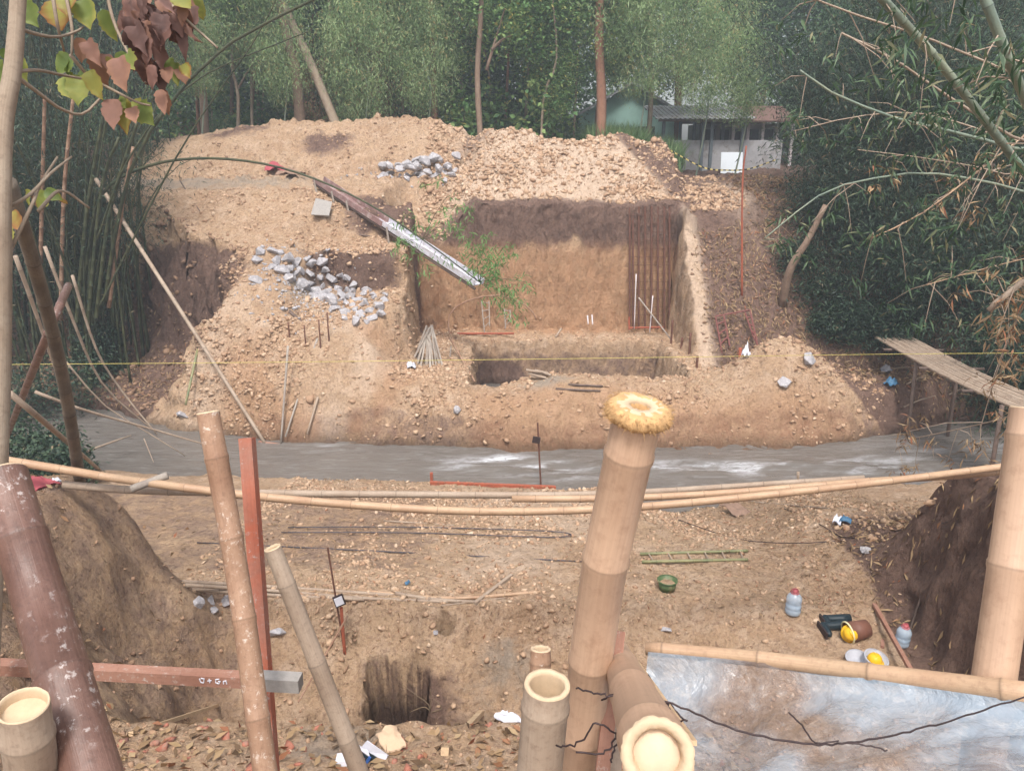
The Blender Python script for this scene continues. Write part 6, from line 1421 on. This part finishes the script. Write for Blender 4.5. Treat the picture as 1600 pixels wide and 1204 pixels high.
m = MB(); quad(m, Vector((.05, .1, -.4)), Vector((x1 - x0 + 1.9, .1, -.4)), Vector((x1 - x0 + 1.9, .1, zY(219) - zg)), Vector((.05, .1, zY(219) - zg)), -.14); m.build('low_wall', M['plaster'], root)
m = MB(); m.box(Vector((4.3, .55, .85)), (1.6, .5, .08)); m.build('shelf', M['post_grey'], root)
# hut behind
Y2 = 39; xa, xb = atY(1095, 200, Y2).x, atY(1225, 200, Y2).x; g2 = gz(xb, Y2); root = empty('hut', (xa, Y2, g2), 'hut with a red tiled roof and pale pillars between dark openings behind the shelter', 'hut')
H2 = zY(193, Y2) - g2
m = MB(); m.box(Vector(((xb - xa) / 2, 1.5, H2 / 2)), (xb - xa, 2.6, H2)); m.build('wall', M['plaster'], root)
for k in range(6):
    xx = .5 + k * .72; m = MB(); m.box(Vector((xx, .16, H2 * .62)), (.42, .1, H2 * .5)); m.build('opening', M['dark_open'], root)
for k in range(7):
    xx = .14 + k * .72; m = MB(); m.box(Vector((xx, .0, H2 * .5)), (.14, .14, H2)); m.build('pillar', M['pvc'], root)
m = MB(); e = Vector((-.4, -.8, H2 + .02)); quad(m, e, e + Vector((xb - xa + .8, 0, 0)), e + Vector((xb - xa + .8, 2.6, .8)), e + Vector((0, 2.6, .8)), .08); quad(m, e + Vector((0, 2.6, .8)), e + Vector((xb - xa + .8, 2.6, .8)), e + Vector((xb - xa + .8, 5, .1)), e + Vector((0, 5, .1)), .08); m.build('roof', M['tile_red'], root)
# white board
p = atY(1144, 255, 34.6); g = gz(p.x, p.y); m = MB(); hb = atY(1144, 238, 34.6).z - g; m.bar(Vector((0, 0, -.05)), Vector((0, .18, hb)), .95, .04, Vector((0, -1, 0)))
tag(m.build('white_board', flat_mat('white_board', lin(226, 232, 238), .6, .06, 4), None, False, None, Vector((p.x, p.y, g))), 'white panel board leaning in front of the low shelter wall', 'board')
# barrier tapes
def tape_mat():
    m = NT('barrier_tape'); t = m.attr('tint'); c = m.ramp(m.math('FRACT', m.math('MULTIPLY', t, 1.0)), [(0, lin(206, 188, 116)), (.5, lin(40, 38, 38))], 'CONSTANT'); return m.done(m.pri(c, .4))
M['tape'] = tape_mat()
def tape(label, pts, w_=.09):
    P = [atY(*q) for q in pts]; sp = spline(P, 60); L_ = sum((sp[i + 1] - sp[i]).length for i in range(59)); b = MB(); V = []; T = []; k = int(L_ / .11)
    sp = spline(P, k)
    for i, p in enumerate(sp):
        for z, y in ((-w_ / 2, 0), (w_ / 2, .0)): V += [p - sp[0] + Vector((0, y, z))]
        T += [0, 0]
    for i in range(k - 1):
        a = V[2 * i:2 * i + 4]; b.add([a[0], a[2], a[3], a[1], a[0] + Vector((0, .01, 0)), a[2] + Vector((0, .01, 0)), a[3] + Vector((0, .01, 0)), a[1] + Vector((0, .01, 0))], [(0, 1, 2, 3), (7, 6, 5, 4), (0, 4, 5, 1), (3, 2, 6, 7)], .1 if i % 2 else .7)
    return tag(b.build('barrier_tape', M['tape'], None, False, None, sp[0]), label, 'barrier tape', 'barrier tapes round the dig')
tape('black and yellow barrier tape sagging in front of the shelter wall', [(1033, 226, 31), (1060, 242, 30.5), (1100, 262, 30), (1135, 266, 30), (1170, 264, 30), (1212, 250, 30)], .05)
tape('black and yellow barrier tape hanging on the crest behind the middle heap', [(806, 211, 30.5), (812, 221, 30), (820, 226, 29.8)])
tape('second loop of barrier tape on the crest, stretched to the right', [(806, 210, 30.5), (830, 216, 30.2), (850, 222, 30), (862, 228, 29.6)], .08)
for k, (u, Y_, lab) in enumerate([(806, 30.5, 'short peg holding the left end of the crest tape'), (1033, 31, 'short peg holding the left end of the shelter tape')]):
    p = atY(u, 225, Y_); g = gz(p.x, p.y); top_ = atY(u, 208 if k == 0 else 222, Y_); m = MB(); m.tube([Vector((0, 0, -.2)), Vector((0, 0, top_.z - g + .05))], .03, 6)
    tag(m.build('peg', M['stick'], None, False, None, Vector((p.x, p.y, g))), lab, 'peg')
# ------------------------------------------------------------------ haze
hm = NT('haze'); pv = hm.n('ShaderNodeVolumePrincipled'); pv.inputs['Color'].default_value = (.86, .93, 1.0, 1); pv.inputs['Density'].default_value = .0032; pv.inputs['Anisotropy'].default_value = .2
hm.l(pv.outputs[0], hm.out.inputs['Volume'])
b = MB(); b.box((0, 37, 17.2), (124, 112, 37.6)); o = b.build('haze', hm.m); tag(o, kind='stuff')
